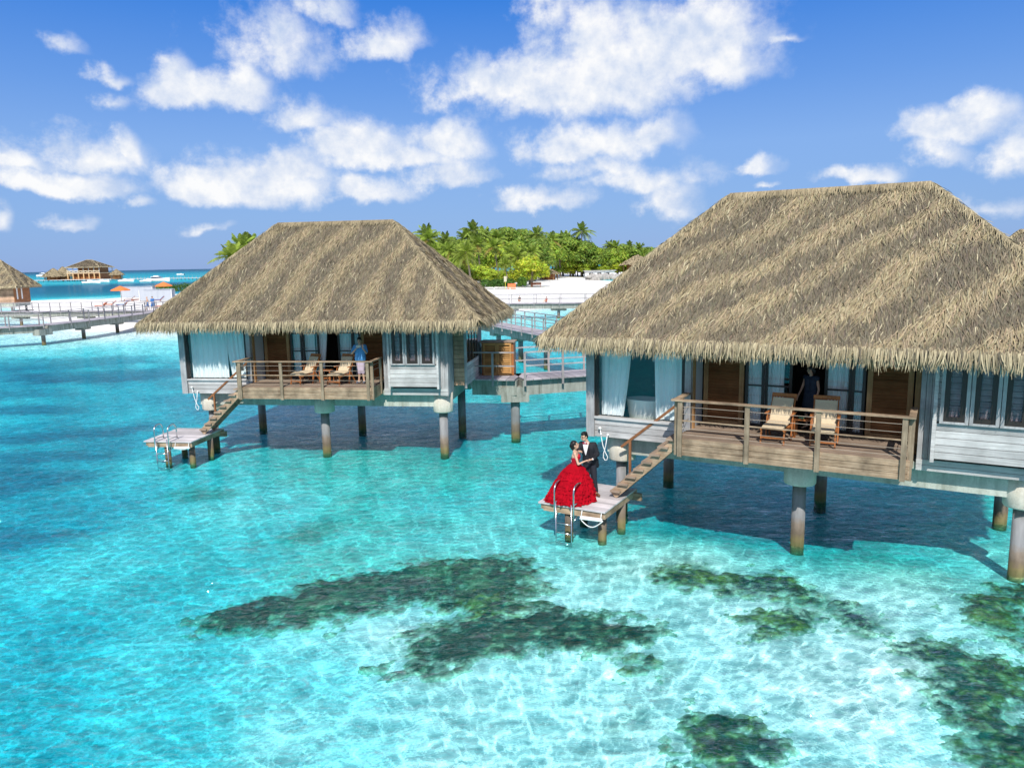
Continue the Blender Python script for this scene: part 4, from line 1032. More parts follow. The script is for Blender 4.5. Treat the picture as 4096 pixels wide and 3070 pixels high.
garment(groom, 'jacket', SUIT, JG, torso(JG, .125, .13) + [('ls', 'le', .075, .06), ('le', (-.10, -.27, 1.105), .058, .048), ('rs', 're', .075, .06), ('re', (-.65, -.22, 1.06), .058, .048)], .014, jk)
def shirt(m):
    # shirt front set into the jacket opening, facing the camera side
    n = Vector((-.45, -.88, 0)).normalized(); c = Vector((-.235, -.005, 0)); s = Vector((.88, -.45, 0)).normalized() * -1
    top, bot = 1.475, 1.17
    vs = []
    for i in range(9):
        k = i / 8; z = top + (bot - top) * k; w = .075 * (1 - k) ** .8 + .006
        f = .128 + .012 * math.sin(k * 3)
        for j in (-1, -.5, 0, .5, 1): vs.append(tuple(c + n * (f + .022 - .012 * abs(j)) + s * w * j + Vector((0, 0, z))))
    m.add(vs, [(5 * i + j, 5 * i + j + 1, 5 * i + j + 6, 5 * i + j + 5) for i in range(8) for j in range(4)])
sm_ = MB(); shirt(sm_)
sm_.tube([(-.262 + .056 * math.cos(a), -.018 + .056 * math.sin(a), 1.505 + .012 * math.sin(a)) for a in np.linspace(0, 6.28, 17)], .014, 8)
sm_.build('shirt_front', SHIRT, groom, smooth=True)
cf_ = MB(); capsule(cf_, (-.118, -.283, 1.103), (-.128, -.290, 1.10), .031, .030); capsule(cf_, (-.65, -.235, 1.06), (-.67, -.265, 1.05), .036, .036); cf_.build('shirt_cuffs', SHIRT, groom, smooth=True)
bt = MB(); n_ = Vector((-.45, -.88, 0)).normalized(); s_ = Vector((.88, -.45, 0)).normalized(); c_ = Vector((-.265, -.02, 1.495)) + n_ * .12
for q in (-1, 1): bt.add([tuple(c_ + s_ * q * a + Vector((0, 0, b)) + n_ * d) for a, b, d in ((.01, .014, .008), (.065, .034, .0), (.068, -.03, .0), (.01, -.014, .008), (.04, 0, .022))], [(0, 1, 4), (1, 2, 4), (2, 3, 4), (3, 0, 4)])
bt.ell(tuple(c_ + n_ * .008), .014, .014, .016, 8, 6); bt.build('bow_tie', RED, groom)
for nm, a, b in (('shoe', (.0, .03, .05), (.055, -.15, .045)), ('shoe', (-.22, .06, .05), (-.265, -.12, .045))):
    f = MB(); capsule(f, a, b, .050, .042); capsule(f, a, Vector(a) + Vector((0, .0, .05)), .05, .045); fuse(f, nm, SHOE, groom, .012, 2)

GOWN = plain('red_tulle', (.37, .002, .011), .9, spec=.1, ns=5, amp=.3); SATIN = plain('red_satin', (.42, .004, .018), .45, ns=20, amp=.15)
JB = dict(BASE, pel=(-.60, -.26, .90), spi=(-.60, -.27, 1.06), che=(-.59, -.27, 1.20), nec=(-.615, -.27, 1.36), hed=(-.60, -.26, 1.485), ls=(-.61, -.41, 1.285), rs=(-.55, -.12, 1.285), le=(-.53, -.48, 1.02), lw=(-.35, -.40, 1.08), re=(-.35, .02, 1.22), rw=(-.12, .16, 1.22),
          lh=(-.60, -.33, .88), rh=(-.60, -.19, .88), lk=(-.60, -.33, .48), rk=(-.58, -.19, .48), la=(-.60, -.33, .09), ra=(-.58, -.19, .09), lt=(-.47, -.35, .04), rt=(-.45, -.19, .04), face=(.92, .12, .26), lf=(.85, .25, .25), rf=(.4, .5, 0))
bride, bm_ = person('bride in a red strapless ball gown, dark hair pinned up, facing the groom', GO, 0, JB, hair='bun', slim=.80, skin=SKP, voxel=.011)
face_bits(bm_, bride)
garment(bride, 'bodice', SATIN, JB, [((-.60, -.31, .90), (-.60, -.30, 1.03), .112, .102), ((-.60, -.22, .90), (-.60, -.22, 1.03), .112, .102), ((-.60, -.31, 1.03), (-.585, -.33, 1.14), .102, .106), ((-.60, -.21, 1.03), (-.585, -.21, 1.14), .102, .106), ((-.51, -.33, 1.16), (-.50, -.33, 1.20), .055, .05), ((-.51, -.20, 1.16), (-.50, -.20, 1.20), .055, .05)], .014)
er = MB(); er.ell((-.60, -.355, 1.405), .012, .012, .035, 8, 6); er.build('earring', plain('gold', (.8, .6, .3), .25, 1.), bride)
# skirt: full bell with layered ruffles, swept out to the left
g = np.random.default_rng(5); nu, nv = 288, 90
u = np.linspace(0, 2 * np.pi, nu, endpoint=False); v = np.linspace(0, 1, nv)
def skirt_pt(u, v, out=0.):
    flare = v ** .78
    rx = .115 + .475 * flare + .05 * np.sin(v * 3.1); ry = .12 + .46 * flare + .05 * np.sin(v * 3.1)
    cx = -.60 - .09 * v ** 1.4; cy_ = -.27 - .06 * v
    z = .99 - .985 * v
    lf_ = np.clip(-np.cos(u), 0, 1) ** 2 * .13 * v ** 1.5
    pl = .022 * v * np.sin(u * 15 + 2.5 * np.sin(v * 3 + u)) + .015 * v * np.sin(u * 31 + 4 * v) + .03 * v * np.sin(u * 5 + 3 * v)
    pl = pl + v ** .6 * (.075 * (fbm(u * 3.2 + 2 * v, v * 9 - u * .6, 3, 3) - .44) + .055 * (np.abs(fbm(u * 7, v * 5 + u, 8, 3) - .46)))
    return np.stack([cx + np.cos(u) * (rx + pl + lf_ + out), cy_ + np.sin(u) * (ry + pl + out), z + .012 * np.sin(u * 9) * v], -1)
UU, VV = np.meshgrid(u, v)
pts = skirt_pt(UU, VV).reshape(-1, 3)
i = (np.arange(nv - 1)[:, None] * nu); j = np.arange(nu)[None]; j2 = (j + 1) % nu
F = np.stack([i + j, i + j2, i + nu + j2, i + nu + j], -1).reshape(-1, 4)
sk = np_mesh('skirt', pts, F, GOWN, bride, smooth=True)
# ruffles: overlapping tiers of soft organza with wavy hems
vs_, fs_, off_ = [], [], 0
for ti in range(9):
    a0 = .03 + .104 * ti; ln = .17 - .004 * ti; m = 12
    uu = np.linspace(0, 2 * np.pi, nu, endpoint=False)
    hem = ln * (.72 + .75 * fbm(np.cos(uu) * 2.3 + ti * 5, np.sin(uu) * 2.3 + ti, 5 + ti, 3)); start = a0 + .10 * (fbm(np.cos(uu) * 1.6 + ti, np.sin(uu) * 1.6, 30 + ti, 2) - .4)
    k = np.linspace(0, 1, m)[:, None]
    vv = np.clip(start + hem * k, .01, .985)
    wave = .016 * np.sin(uu * (21 + 2 * ti) + 3 * np.sin(uu * 3 + ti) + 2 * k) + .03 * (fbm(uu * 6 + ti * 3, k * 2 + uu, 40 + ti, 3) - .45)
    p = skirt_pt(np.broadcast_to(uu, vv.shape), vv, .004 + (.026 + wave) * k ** 1.3)
    p[..., 2] = np.maximum(p[..., 2], .006)
    i = np.arange(m - 1)[:, None] * nu; j = np.arange(nu)[None]; j2 = (j + 1) % nu
    vs_.append(p.reshape(-1, 3)); fs_.append(np.stack([i + j, i + j2, i + nu + j2, i + nu + j], -1).reshape(-1, 4) + off_); off_ += m * nu
np_mesh('ruffles', np.concatenate(vs_), np.concatenate(fs_), GOWN, sk, smooth=True)

# man photographing from the middle villa deck
JM = dict(BASE, lw=(.17, -.30, 1.40), le=(.27, -.12, 1.17), re=(-.29, -.12, 1.16), rw=(-.07, -.30, 1.37), lf=(.1, -.15, 1), rf=(.6, -.3, .4), face=(0, -1, -.18), lk=(.07, -.02, .5), rk=(-.05, -.02, .5))
man, mmx = person('man in blue shirt and pale trousers photographing from the middle villa deck', local(H1, (1.66, -.10, 2.80)), H1[1] + R(6), JM, scale=.98, voxel=.013)
garment(man, 'shirt', plain('blue_shirt', (.10, .32, .62), .8, ns=12, amp=.15), JM, torso(JM, .145, .145) + [('ls', (.255, -.07, 1.24), .085, .075), ('rs', (-.27, -.07, 1.23), .085, .075)], .016)
garment(man, 'trousers', plain('lilac_trousers', (.52, .42, .50), .8), JM, [('pel', 'lh', .12, .11), ('pel', 'rh', .12, .11), ('lh', 'lk', .10, .08), ('rh', 'rk', .10, .08), ('lk', (.085, .0, .40), .08, .075), ('rk', (-.06, .0, .40), .08, .075)])
for a, b in (((.10, .03, .04), (.12, -.14, .04)), ((-.10, .03, .04), (-.14, -.14, .04))):
    f = MB(); capsule(f, a, b, .048, .042); fuse(f, 'shoe', M['white'], man, .014, 2)
face_bits(mmx, man)
ph = MB(); ph.bx(-.09, .09, -.006, .006, -.04, .045); pho = ph.build('phone', plain('pale_phone', (.55, .52, .45), .3), None, bevel=.004)
pho.location = Vector(local((local(H1, (1.66, -.10, 2.80)), H1[1] + R(6)), (.04, -.37, 1.43))); pho.rotation_euler = (R(-8), 0, H1[1] + R(6)); tag(pho, 'pale phone held up by the man in the blue shirt', 'phone')

# woman in the doorway of the right villa
JW = dict(BASE, face=(-.9, -.35, -.1), lw=(.20, -.02, .86), le=(.22, .05, 1.12), re=(-.23, -.06, 1.13), rw=(-.27, -.16, .90))
wom, wm = person('woman in a dark dress standing inside the open door of the right villa', local(H2, (.02, 1.22, 2.79)), H2[1] + R(-30), JW, scale=.95, hair='bun', slim=.86, voxel=.013)
DR = plain('navy_dress', (.025, .035, .06), .8, ns=14, amp=.3)
garment(wom, 'dress', DR, JW, torso(JW, .115, .12) + [((0, 0, .95), (0, 0, .62), .17, .20), ((-.05, 0, .9), (-.06, 0, .58), .14, .17), ((.05, 0, .9), (.06, 0, .58), .14, .17)], .016)
# ------------------------------------------------------------------ jetties
def jetty(name, label, path, z, width=1.9, piles=(), beam=.62, post=1.15, every=2.3, rails=(1, 1), group='timber jetties on concrete piles', capw=1.2, kerb=False, ztop=None, mid=False):
    """deck along a polyline (x,y), piers at given distances"""
    o = thing(name, label, 'jetty', (0, 0, 0), 0, group)
    P = [Vector((x, y, z)) for x, y in path]
    d = MB(); b = MB()
    segs = list(zip(P[:-1], P[1:])); tot = 0
    rl = [MB(), MB()]
    for si, (a, c) in enumerate(segs):
        v = c - a; L = v.length; u = v / L; s = Vector((u.y, -u.x, 0))
        n = max(1, int(L / .35))
        for i in range(n):
            p = a + u * (L * (i + .5) / n); d.bar(p - s * width / 2, p + s * width / 2, L / n - .02, .05)
        b.bar(a - Vector((0, 0, .05 + beam / 2)) - u * .02, c - Vector((0, 0, .05 + beam / 2)) + u * .02, width * .72, beam - .02)
        for k, sg in ((0, -1), (1, 1)):
            if not rails[k]: continue
            off = s * sg * (width / 2 - .02)
            m = max(2, int(round(L / every)))
            for i in range(m + (si == len(segs) - 1)):
                q = a + u * (L * i / m) + off
                pm = MB(); pm.bar(q + Vector((0, 0, -.25)), q + Vector((0, 0, post)), .09, .09, up=(0, 1, 0)); pm.build('railing_post', M['jet'], o)
            rl[k].bar(a + off + Vector((0, 0, post + .02)), c + off + Vector((0, 0, post + .02)), .10, .05)
            rl[k].bar(a + off + Vector((0, 0, post * .52)), c + off + Vector((0, 0, post * .52)), .05, .05)
            if mid: rl[k].bar(a + off + Vector((0, 0, post * .28)), c + off + Vector((0, 0, post * .28)), .04, .04)
    d.build('jetty_deck', M['jetdeck'], o); b.build('jetty_beam', M['jconc'], o)
    for k in (0, 1):
        if rails[k]: rl[k].build('handrail', M['jetx'], o)
    for (px, py, ang) in piles:
        q = MB(); q.m = Matrix.Translation((px, py, 0)) @ Matrix.Rotation(ang, 4, 'Z')
        q.bx(-capw / 2, capw / 2, -.42, .42, z - .05 - beam - .28, z - .12 - beam * .35); pc = q.build('pile_cap', M['jconc'], o)
        p = MB(); p.lathe([(.19, -4), (.19, z - .05 - beam - .285)], 14, (px, py, 0)); pp = p.build('pile', M['pile'], pc)
    return o
A90 = R(90)
jetty('jetty', 'long jetty on the left running from the beach toward the camera', [(-44.8, 97.6), (-45.3, 88), (-45.8, 80), (-46.7, 74.9), (-51.0, 71.2), (-64, 63.5)], 1.93, 2.4, [(-46.4, 96.4, A90), (-45.75, 87.4, A90), (-45.85, 80.6, A90), (-46.35, 74.4, R(76)), (-54.4, 69.4, R(30)), (-61, 65.4, R(30))], every=2.6, capw=1.55)
jetty('jetty', 'straight jetty crossing the picture in front of the beach', [(-80, 105.5), (-62, 100.5), (-43.5, 97.6), (-14, 98.6), (0, 98.4), (16, 95.5), (40, 91)], 1.92, 2.0, [(x, y, .0) for x, y in ((-76, 104.4), (-66, 101.6), (-56, 99.5), (-48, 98.3), (-36, 97.85), (-28, 98.1), (-20, 98.4), (-12, 98.6), (-6, 98.5), (.05, 98.4), (6.2, 97.3), (12.4, 96.1), (18.6, 95), (25, 93.7))], every=3.1, capw=2.0)
jetty('jetty', 'sloping jetty between the two near villas leading to the right villa', [(-14, 92), (-1.2, 60.5), (1.6, 53.2), (4.4, 46.3), (12, 34.)], 2.35, 1.9, [(-9.5, 81, .4), (-5, 70, .4), (-1.0, 60, .4), (.7, 55.6, .4), (2.4, 51.3, .4), (5.0, 45.2, .4), (9, 38.7, .5)], every=2.0, beam=.55, rails=(1, 1))
jetty('walkway', 'short walkway with a louvred cabinet beside the middle villa', [(-1.5, 31.1), (.28, 30.75), (3.4, 31.7), (9.5, 33.5)], 2.52, 1.75, [(.12, 30.6, 0), (8.0, 33.1, .28)], beam=.62, post=1.1, every=1.9, capw=1.15)

def cabinet():
    o = thing('louvre_cabinet', 'honey coloured louvred cabinet on the walkway beside the middle villa', 'cabinet', local(H1, (5.62, 3.62, 2.5)), H1[1])
    w, d, h = 1.32, .7, 1.42
    c = MB(); c.bx(-.02, .06, .04, d, .02, h); c.bx(w - .06, w + .02, .04, d, .02, h); c.bx(.06, w - .06, d - .05, d, .02, h); c.bx(.06, w - .06, .07, .11, .02, h); c.build('carcass', M['teak'], o)
    t_ = MB(); t_.bx(-.08, w + .08, -.05, d + .05, h + .003, h + .05); t_.build('cabinet_top', M['deck'], o)
    for k in (0, 1):
        louvre_door(o, .06 + k * .605, .06 + k * .605 + .59, .0, .05, h - .02, 'cabinet_door', 'honey', 'honey', .07)
cabinet()

# ------------------------------------------------------------------ plants
M_LEAF = m_attr('foliage', .5, .3, 0, trans=.38)
M_TRUNK = wood('palm_trunk', (.20, .16, .12), (.32, .27, .21), 'z', blot=.3)
def palm_proto(seed, h, lean, young=False, tone=(.25, .34, .05)):
    g = np.random.default_rng(seed)
    o = thing('palm_tree', 'x', 'palm tree')
    ks = np.linspace(0, 1, 9)
    pts = [(lean[0] * k ** 1.7, lean[1] * k ** 1.7, h * k) for k in ks]
    t_ = MB(); t_.tube(pts, [.24 - .11 * k + .12 * max(0, .1 - k) * 8 for k in ks], 8); t_.build('trunk', M_TRUNK, o, smooth=True)
    top = np.array(pts[-1]); V = []; F = []; C = []; off = 0; nf = 26
    for i in range(nf):
        a = i * 2.39996 + g.uniform(-.2, .2); e = R(78 - 105 * (i / nf) ** .8 + g.uniform(-8, 8)); L = g.uniform(3.1, 4.4) * (.85 if i < 6 else 1)
        m = 11; s = np.linspace(0, 1, m); sag = (.55 + .55 * i / nf) * L * .5
        hd = np.array([math.cos(a), math.sin(a), 0])
        rach = top + hd * (np.cos(e) * L * s)[:, None] * (1 - .12 * s)[:, None] + np.array([0, 0, 1]) * (np.sin(e) * L * s - sag * s ** 2.1)[:, None]
        side = np.array([-hd[1], hd[0], 0])
        dead = g.random() < (.16 if i > nf * .7 else .02)
        base = np.array([.34, .27, .07]) if dead else np.array(tone) * g.uniform(.6, 1.45)
        nl = 26
        for sg in (-1, 1):
            q = np.linspace(.1, 1, nl); ix = q * (m - 1); i0 = np.minimum(ix.astype(int), m - 2); fr = (ix - i0)[:, None]
            p = rach[i0] * (1 - fr) + rach[i0 + 1] * fr; dr = rach[i0 + 1] - rach[i0]; dr /= np.linalg.norm(dr, axis=1)[:, None]
            ll = (.95 * np.sin(np.pi * (q * .82 + .14)) + .12)[:, None] * L * .22
            d = side * sg * .8 + dr * .55 + np.array([0, 0, -.35]) + g.normal(0, .08, (nl, 3)); d /= np.linalg.norm(d, axis=1)[:, None]
            tip = p + d * ll + np.array([0, 0, -.22]) * ll
            w = dr * .055
            md = (p + tip) / 2 + np.array([0, 0, .06]) * ll
            vs = np.stack([p - w, p + w, md + w * 1.1, md - w * 1.1, tip], 1).reshape(-1, 3)
            k = np.arange(nl) * 5 + off
            F.append(np.stack([k, k + 1, k + 2, k + 3], -1)); F.append(np.stack([k + 3, k + 2, k + 4, k + 4], -1)); V.append(vs); off += len(vs)
            C.append(np.repeat(base * g.uniform(.75, 1.3, (nl, 1)) * np.array([1.0, 1, 1]), 5, axis=0))
        r0 = np.concatenate([rach - side * .025, rach + side * .025]); k = np.arange(m - 1) + off
        F.append(np.stack([k, k + 1, k + 1 + m, k + m], -1)); V.append(r0); C.append(np.tile(np.array([.25, .25, .06]), (2 * m, 1))); off += 2 * m
    F = np.concatenate(F); tri = F[F[:, 2] == F[:, 3]][:, :3]; F = F[F[:, 2] != F[:, 3]]
    np_mesh('crown', np.concatenate(V), F, M_LEAF, o, col=np.concatenate(C), tris=tri)
    return o
def leaf_cloud(g, blobs, n, size, tone, var=.35, shell=.35):
    """leaf sprays in the outer part of several lumps"""
    w = np.array([b[3] * b[4] * b[5] for b in blobs]) ** .67; w /= w.sum()
    bi = g.choice(len(blobs), n, p=w); B = np.array(blobs)[bi]
    d = g.normal(size=(n, 3)); d /= np.linalg.norm(d, axis=1)[:, None]; d[:, 2] = np.where(d[:, 2] < -.35, -d[:, 2], d[:, 2])
    r = 1 - g.random(n) ** 1.6 * shell
    bump = 1 + .22 * (fbm(d[:, 0] * 3 + bi * 7, d[:, 1] * 3 + d[:, 2] * 2, 4) - .47) * 2
    P = B[:, :3] + d * B[:, 3:6] * (r * bump)[:, None]
    N = d + g.normal(0, .55, (n, 3)); N /= np.linalg.norm(N, axis=1)[:, None]
    a = np.cross(N, g.normal(size=(n, 3))); a /= np.linalg.norm(a, axis=1)[:, None]; b = np.cross(N, a)
    s = (g.uniform(.6, 1.4, n) * size)[:, None]
    V = np.stack([P - a * s, P - b * s * .55 + N * s * .1, P + a * s, P + b * s * .55 + N * s * .1], 1).reshape(-1, 3)
    cl = fbm(P[:, 0] * .9 + P[:, 2] * .4, P[:, 1] * .9 + P[:, 2], 12) * 1.0
    C = np.array(tone) * ((1 - var) + 2 * var * g.random((n, 1))) * (.55 + .95 * cl)[:, None]; C[:, 0] *= 1 + .5 * (g.random(n) - .3)
    return V, np.arange(n * 4).reshape(-1, 4), np.repeat(C, 4, axis=0)
def tree_proto(seed, h, rad, tone, n=3600, size=.30, name='broadleaf_tree'):
    g = np.random.default_rng(seed); o = thing(name, 'x', 'tree')
    t_ = MB(); t_.tube([(0, 0, -.3), (.1, .05, h * .25), (.25, -.1, h * .5), (.2, .0, h * .72)], [.26, .2, .15, .07], 8)
    blobs = []
    for i in range(9):
        a = i * 2.4 + g.uniform(-.3, .3); q = rad * g.uniform(.35, .72) * (0 if i == 0 else 1); z = h * (.88 if i == 0 else g.uniform(.45, .8)); r = rad * g.uniform(.38, .58)
        blobs.append((q * math.cos(a), q * math.sin(a), z - r * .3, r * 1.15, r * 1.15, r * .8))
        t_.tube([(.15, .0, h * .35), (q * .5 * math.cos(a), q * .5 * math.sin(a), h * .5), (q * math.cos(a), q * math.sin(a), z - r * .3)], [.1, .07, .03], 6)
    t_.build('trunk', M_TRUNK, o, smooth=True)
    V, F, C = leaf_cloud(g, blobs, n, size, tone)
    np_mesh('crown', V, F, M_LEAF, o, col=C)
    return o
PALMS = [palm_proto(1, 9.0, (.8, .3)), palm_proto(2, 7.0, (-.7, -.5), tone=(.27, .35, .05)), palm_proto(3, 11.5, (1.2, -.4), tone=(.22, .30, .055))]
TREES = [tree_proto(11, 8.5, 4.2, (.28, .43, .05)), tree_proto(12, 7.0, 3.6, (.38, .53, .055)), tree_proto(13, 10.5, 5.2, (.21, .34, .05), 4600, .34), tree_proto(14, 5.5, 3.2, (.46, .58, .05), 3000, .26)]
used = set()
CM = {}
for c_ in bpy.data.objects:
    if c_.parent: CM.setdefault(c_.parent, []).append(c_)
def plant(proto, x, y, z, s, rz, label, group):
    if proto.name in used: o = copy_tree(proto, None, CM)
    else: o = proto; used.add(proto.name)
    o.location = (x, y, z); o.scale = (s, s, s); o.rotation_euler = (0, 0, rz); o['label'] = label
    if group: o['group'] = group
    elif 'group' in o: del o['group']
    return o
def gz(x, y): return float(height(np.array([float(x)]), np.array([float(y)]))[0])
def at(px, py, Y):
    """world x and z seen at pixel (4096-wide photo) at distance Y"""
    u = (px - 2048) / 3005.6; v = (py - 1535) / 3005.6
    d = [cf[i] + cr[i] * u - cu[i] * v for i in range(3)]
    return d[0] / d[1] * Y, 7.2 + d[2] / d[1] * Y
GP, GT = 'coconut palms of the island grove', 'broadleaf trees of the island grove'
LP = ['coconut palm with arching fronds in the grove behind the beach', 'low pale green coconut palm at the front of the grove', 'tall coconut palm rising among the grove treetops']
LT = ['mid green broadleaf tree in the island grove', 'light green broadleaf tree in the island grove', 'large dark green broadleaf tree at the back of the grove', 'small yellow-green tree at the edge of the grove']
def back(px, Y): return max(Y, float(np.interp(px, [2100, 2130, 2170, 2250, 2450, 2600], [0, 230, 285, 330, 320, 330])) + rnd.uniform(0, 14)) if px > 2100 and Y > 185 else Y
def palm_at(px, ptop, Y, k, label=None, group=GP):
    Y = back(px, Y)
    x, z = at(px, ptop, Y); g0 = max(gz(x, Y), .3); hh = {0: 10.6, 1: 8.6, 2: 13.2}[k]; s = (z - g0) / hh
    return plant(PALMS[k], x, Y, g0, s, rnd.uniform(0, 6.3), label or LP[k], group if not label else None)
def tree_at(px, ptop, Y, k, label=None, group=GT):
    Y = back(px, Y)
    x, z = at(px, ptop, Y); g0 = max(gz(x, Y), .3); hh = {0: 8.7, 1: 7.1, 2: 10.8, 3: 5.7}[k]; s = (z - g0) / hh
    return plant(TREES[k], x, Y, g0, s, rnd.uniform(0, 6.3), label or LT[k], group if not label else None)
# skyline of the grove: photo column, crown top, distance, kind
for px, py, Y, k in ((1685, 905, 215, 2), (1730, 925, 205, 0), (1765, 935, 220, 2), (1850, 925, 225, 0), (1880, 940, 210, 2), (1945, 915, 235, 0), (1990, 925, 250, 0), (2135, 912, 255, 2), (2210, 935, 250, 0), (2250, 930, 240, 0), (2280, 940, 245, 2), (2425, 965, 300, 2), (2450, 968, 310, 0), (2520, 968, 290, 2), (2558, 975, 300, 0)):
    palm_at(px, py, Y, k)
palm_at(1893, 893, 228, 2, 'tallest coconut palm above the left half of the grove')
palm_at(2325, 898, 236, 2, 'lone tall coconut palm standing clear above the grove skyline')
for px, py, Y, k in ((1780, 975, 190, 0), (1830, 1000, 186, 1), (1990, 960, 200, 0), (2035, 985, 192, 0), (2075, 1000, 188, 1), (2125, 985, 205, 0), (2180, 1000, 210, 0), (2225, 1010, 225, 0), (2290, 965, 232, 2), (2310, 995, 240, 0), (1920, 950, 205, 0), (2160, 960, 225, 0), (2350, 1040, 262, 1), (1740, 980, 200, 0), (2240, 1080, 240, 1)):
    palm_at(px, py, Y, k)
palm_at(1880, 975, 181, 1, 'big drooping coconut palm in front of the grove beside the middle villa roof')
palm_at(2030, 1035, 180, 1, 'coconut palm with yellowing fronds beside the bright green tree')
for px, py, Y, k in ((2020, 905, 262, 2), (2085, 912, 270, 2), (1960, 925, 268, 2), (2240, 930, 265, 2), (2290, 945, 270, 2), (1800, 945, 240, 2), (1720, 960, 215, 1), (1760, 970, 205, 0), (1690, 985, 200, 1), (1900, 955, 222, 0), (1970, 960, 225, 1), (2060, 960, 230, 0), (2130, 950, 240, 2), (2190, 960, 245, 0), (2340, 960, 262, 2),
                    (2280, 1000, 250, 1), (2330, 985, 258, 0), (2385, 985, 268, 0), (2425, 990, 280, 2), (2470, 985, 290, 0), (2500, 975, 300, 2), (2560, 990, 310, 2), (2600, 985, 330, 2), (2440, 1045, 272, 1), (2385, 1060, 258, 1), (2500, 1030, 276, 0), (2290, 1080, 246, 1), (2330, 1075, 250, 3), (1700, 1060, 190, 0), (1790, 1060, 186, 0), (1960, 1070, 190, 1), (2230, 1060, 238, 0), (1830, 1080, 183, 1), (1750, 1030, 195, 1), (2160, 1050, 215, 1), (2620, 1010, 320, 0), (2090, 1060, 200, 0), (2410, 1090, 262, 3)):
    tree_at(px, py, Y, k)
# undergrowth closing the foot of the grove
for n_ in range(46):
    px = 1690 + 900 * n_ / 45 + rnd.uniform(-12, 12); Y = np.interp(px, [1690, 2090, 2160, 2250, 2350, 2450, 2600], [190, 186, 205, 240, 262, 282, 310]) + rnd.uniform(2, 14)
    tree_at(px, np.interp(px, [1690, 2100, 2250, 2600], [1085, 1100, 1078, 1058]) - rnd.uniform(0, 42), Y, rnd.choice((0, 1, 1, 3)))
tree_at(2125, 1022, 183, 3, 'bright yellow-green tree standing on the sand beside the hedge')
# palms left of the middle villa roof
for px, py, Y, k, l in ((905, 985, 125, 1, 'coconut palm leaning out left of the middle villa roof'), (965, 945, 132, 0, 'coconut palm behind the left slope of the middle villa roof'), (1010, 940, 140, 2, 'palm top just showing over the middle villa roof slope')):
    palm_at(px, py, Y, k, l)
# hedges
def hedge(label, x0, x1, y0, y1, h, n, tone=(.07, .17, .025)):
    g = np.random.default_rng(int(n)); o = thing('hedge', label, 'hedge', ((x0 + x1) / 2, (y0 + y1) / 2, gz((x0 + x1) / 2, (y0 + y1) / 2)))
    bl = [((x - (x0 + x1) / 2), g.uniform(-.3, .3) * (y1 - y0), h * .45, (x1 - x0) / 6, (y1 - y0) * .5, h * g.uniform(.5, .62)) for x in np.linspace(x0 + .8, x1 - .8, 8)]
    V, F, C = leaf_cloud(g, bl, n, .2, tone); np_mesh('hedge_leaves', V, F, M_LEAF, o, col=C)
    b = MB(); b.tube([(0, 0, -.2), (0, 0, h * .6)], .05, 6); b.build('stem', M_TRUNK, o)
hedge('clipped green hedge on the sand below the big palm', -6.6, 1.0, 174, 177, 2.2, 2600)
hedge('rounded green bush right of the clipped hedge', 1.3, 4.2, 174.5, 177.5, 2.5, 1500, (.10, .22, .03))
hedge('low green hedge behind the beach shelters on the left', -91, -76, 193, 198, 2.6, 3000)

# ------------------------------------------------------------------ beach furniture
ORG = plain('orange_canvas', (.85, .22, .06), .8); WCL = cloth_mat('white_canvas', (.58, .62, .68), .3); BLUE = plain('blue_towel', (.06, .22, .55), .85)
REDW = plain('reddish_wood', (.30, .10, .05), .6); CUSH = plain('orange_cushion', (.80, .20, .08), .85)
def parasol(label, x, y, s=1.):
    o = thing('parasol', label, 'parasol', (x, y, gz(x, y)), 0, 'orange beach parasols'); o.scale = (s,) * 3
    p = MB(); p.tube([(0, 0, 0), (0, 0, 2.75)], .05, 8); p.build('pole', M['tan'], o)
    c = MB(); n = 8; vs = [(0, 0, 2.95)] + [(1.75 * math.cos(i * .785), 1.75 * math.sin(i * .785), 2.2) for i in range(n)] + [(1.75 * math.cos(i * .785), 1.75 * math.sin(i * .785), 2.02) for i in range(n)]
    c.add(vs, [(0, 1 + i, 1 + (i + 1) % n) for i in range(n)] + [(1 + i, 9 + i, 9 + (i + 1) % n, 1 + (i + 1) % n) for i in range(n)]); c.build('canopy', ORG, o)
x_, z_ = at(487, 1210, 150); parasol('orange parasol left of the white beach shelters', x_, 150, 1.05)
x_, z_ = at(659, 1188, 168); parasol('orange parasol behind the right white beach shelter', x_, 168, 1.08)
def shelter(label, x, y, w, d, h):
    o = thing('beach_shelter', label, 'shelter', (x, y, gz(x, y)), R(12), 'white cloth beach shelters')
    for sx in (-1, 1):
        for sy in (-1, 1):
            p = MB(); p.bx(sx * w / 2 - .05, sx * w / 2 + .05, sy * d / 2 - .05, sy * d / 2 + .05, 0, h); p.build('post', M['white'], o)
    V, F = drape(-w / 2 + .06, w / 2 - .06, d / 2 - .05, .05, h - .1, 6, .06, seed=31); np_mesh('curtain', V, F, WCL, o, smooth=True)
    V, F = drape(-w / 2 + .06, w / 2 - .06, -d / 2 + .05, .05, h - .1, 5, .06, seed=32); np_mesh('curtain', V, F, WCL, o, smooth=True)
    r = MB(); r.bx(-w / 2, w / 2, -d / 2, d / 2, h, h + .08); r.build('roof_cloth', WCL, o)
shelter('white cloth beach shelter at the back, left of its twin', at(556, 1190, 166)[0], 166, 6.4, 3, 2.25)
shelter('white cloth beach shelter nearer the camera, right of its twin', at(633, 1214, 148)[0], 148, 5.8, 3, 2.05)
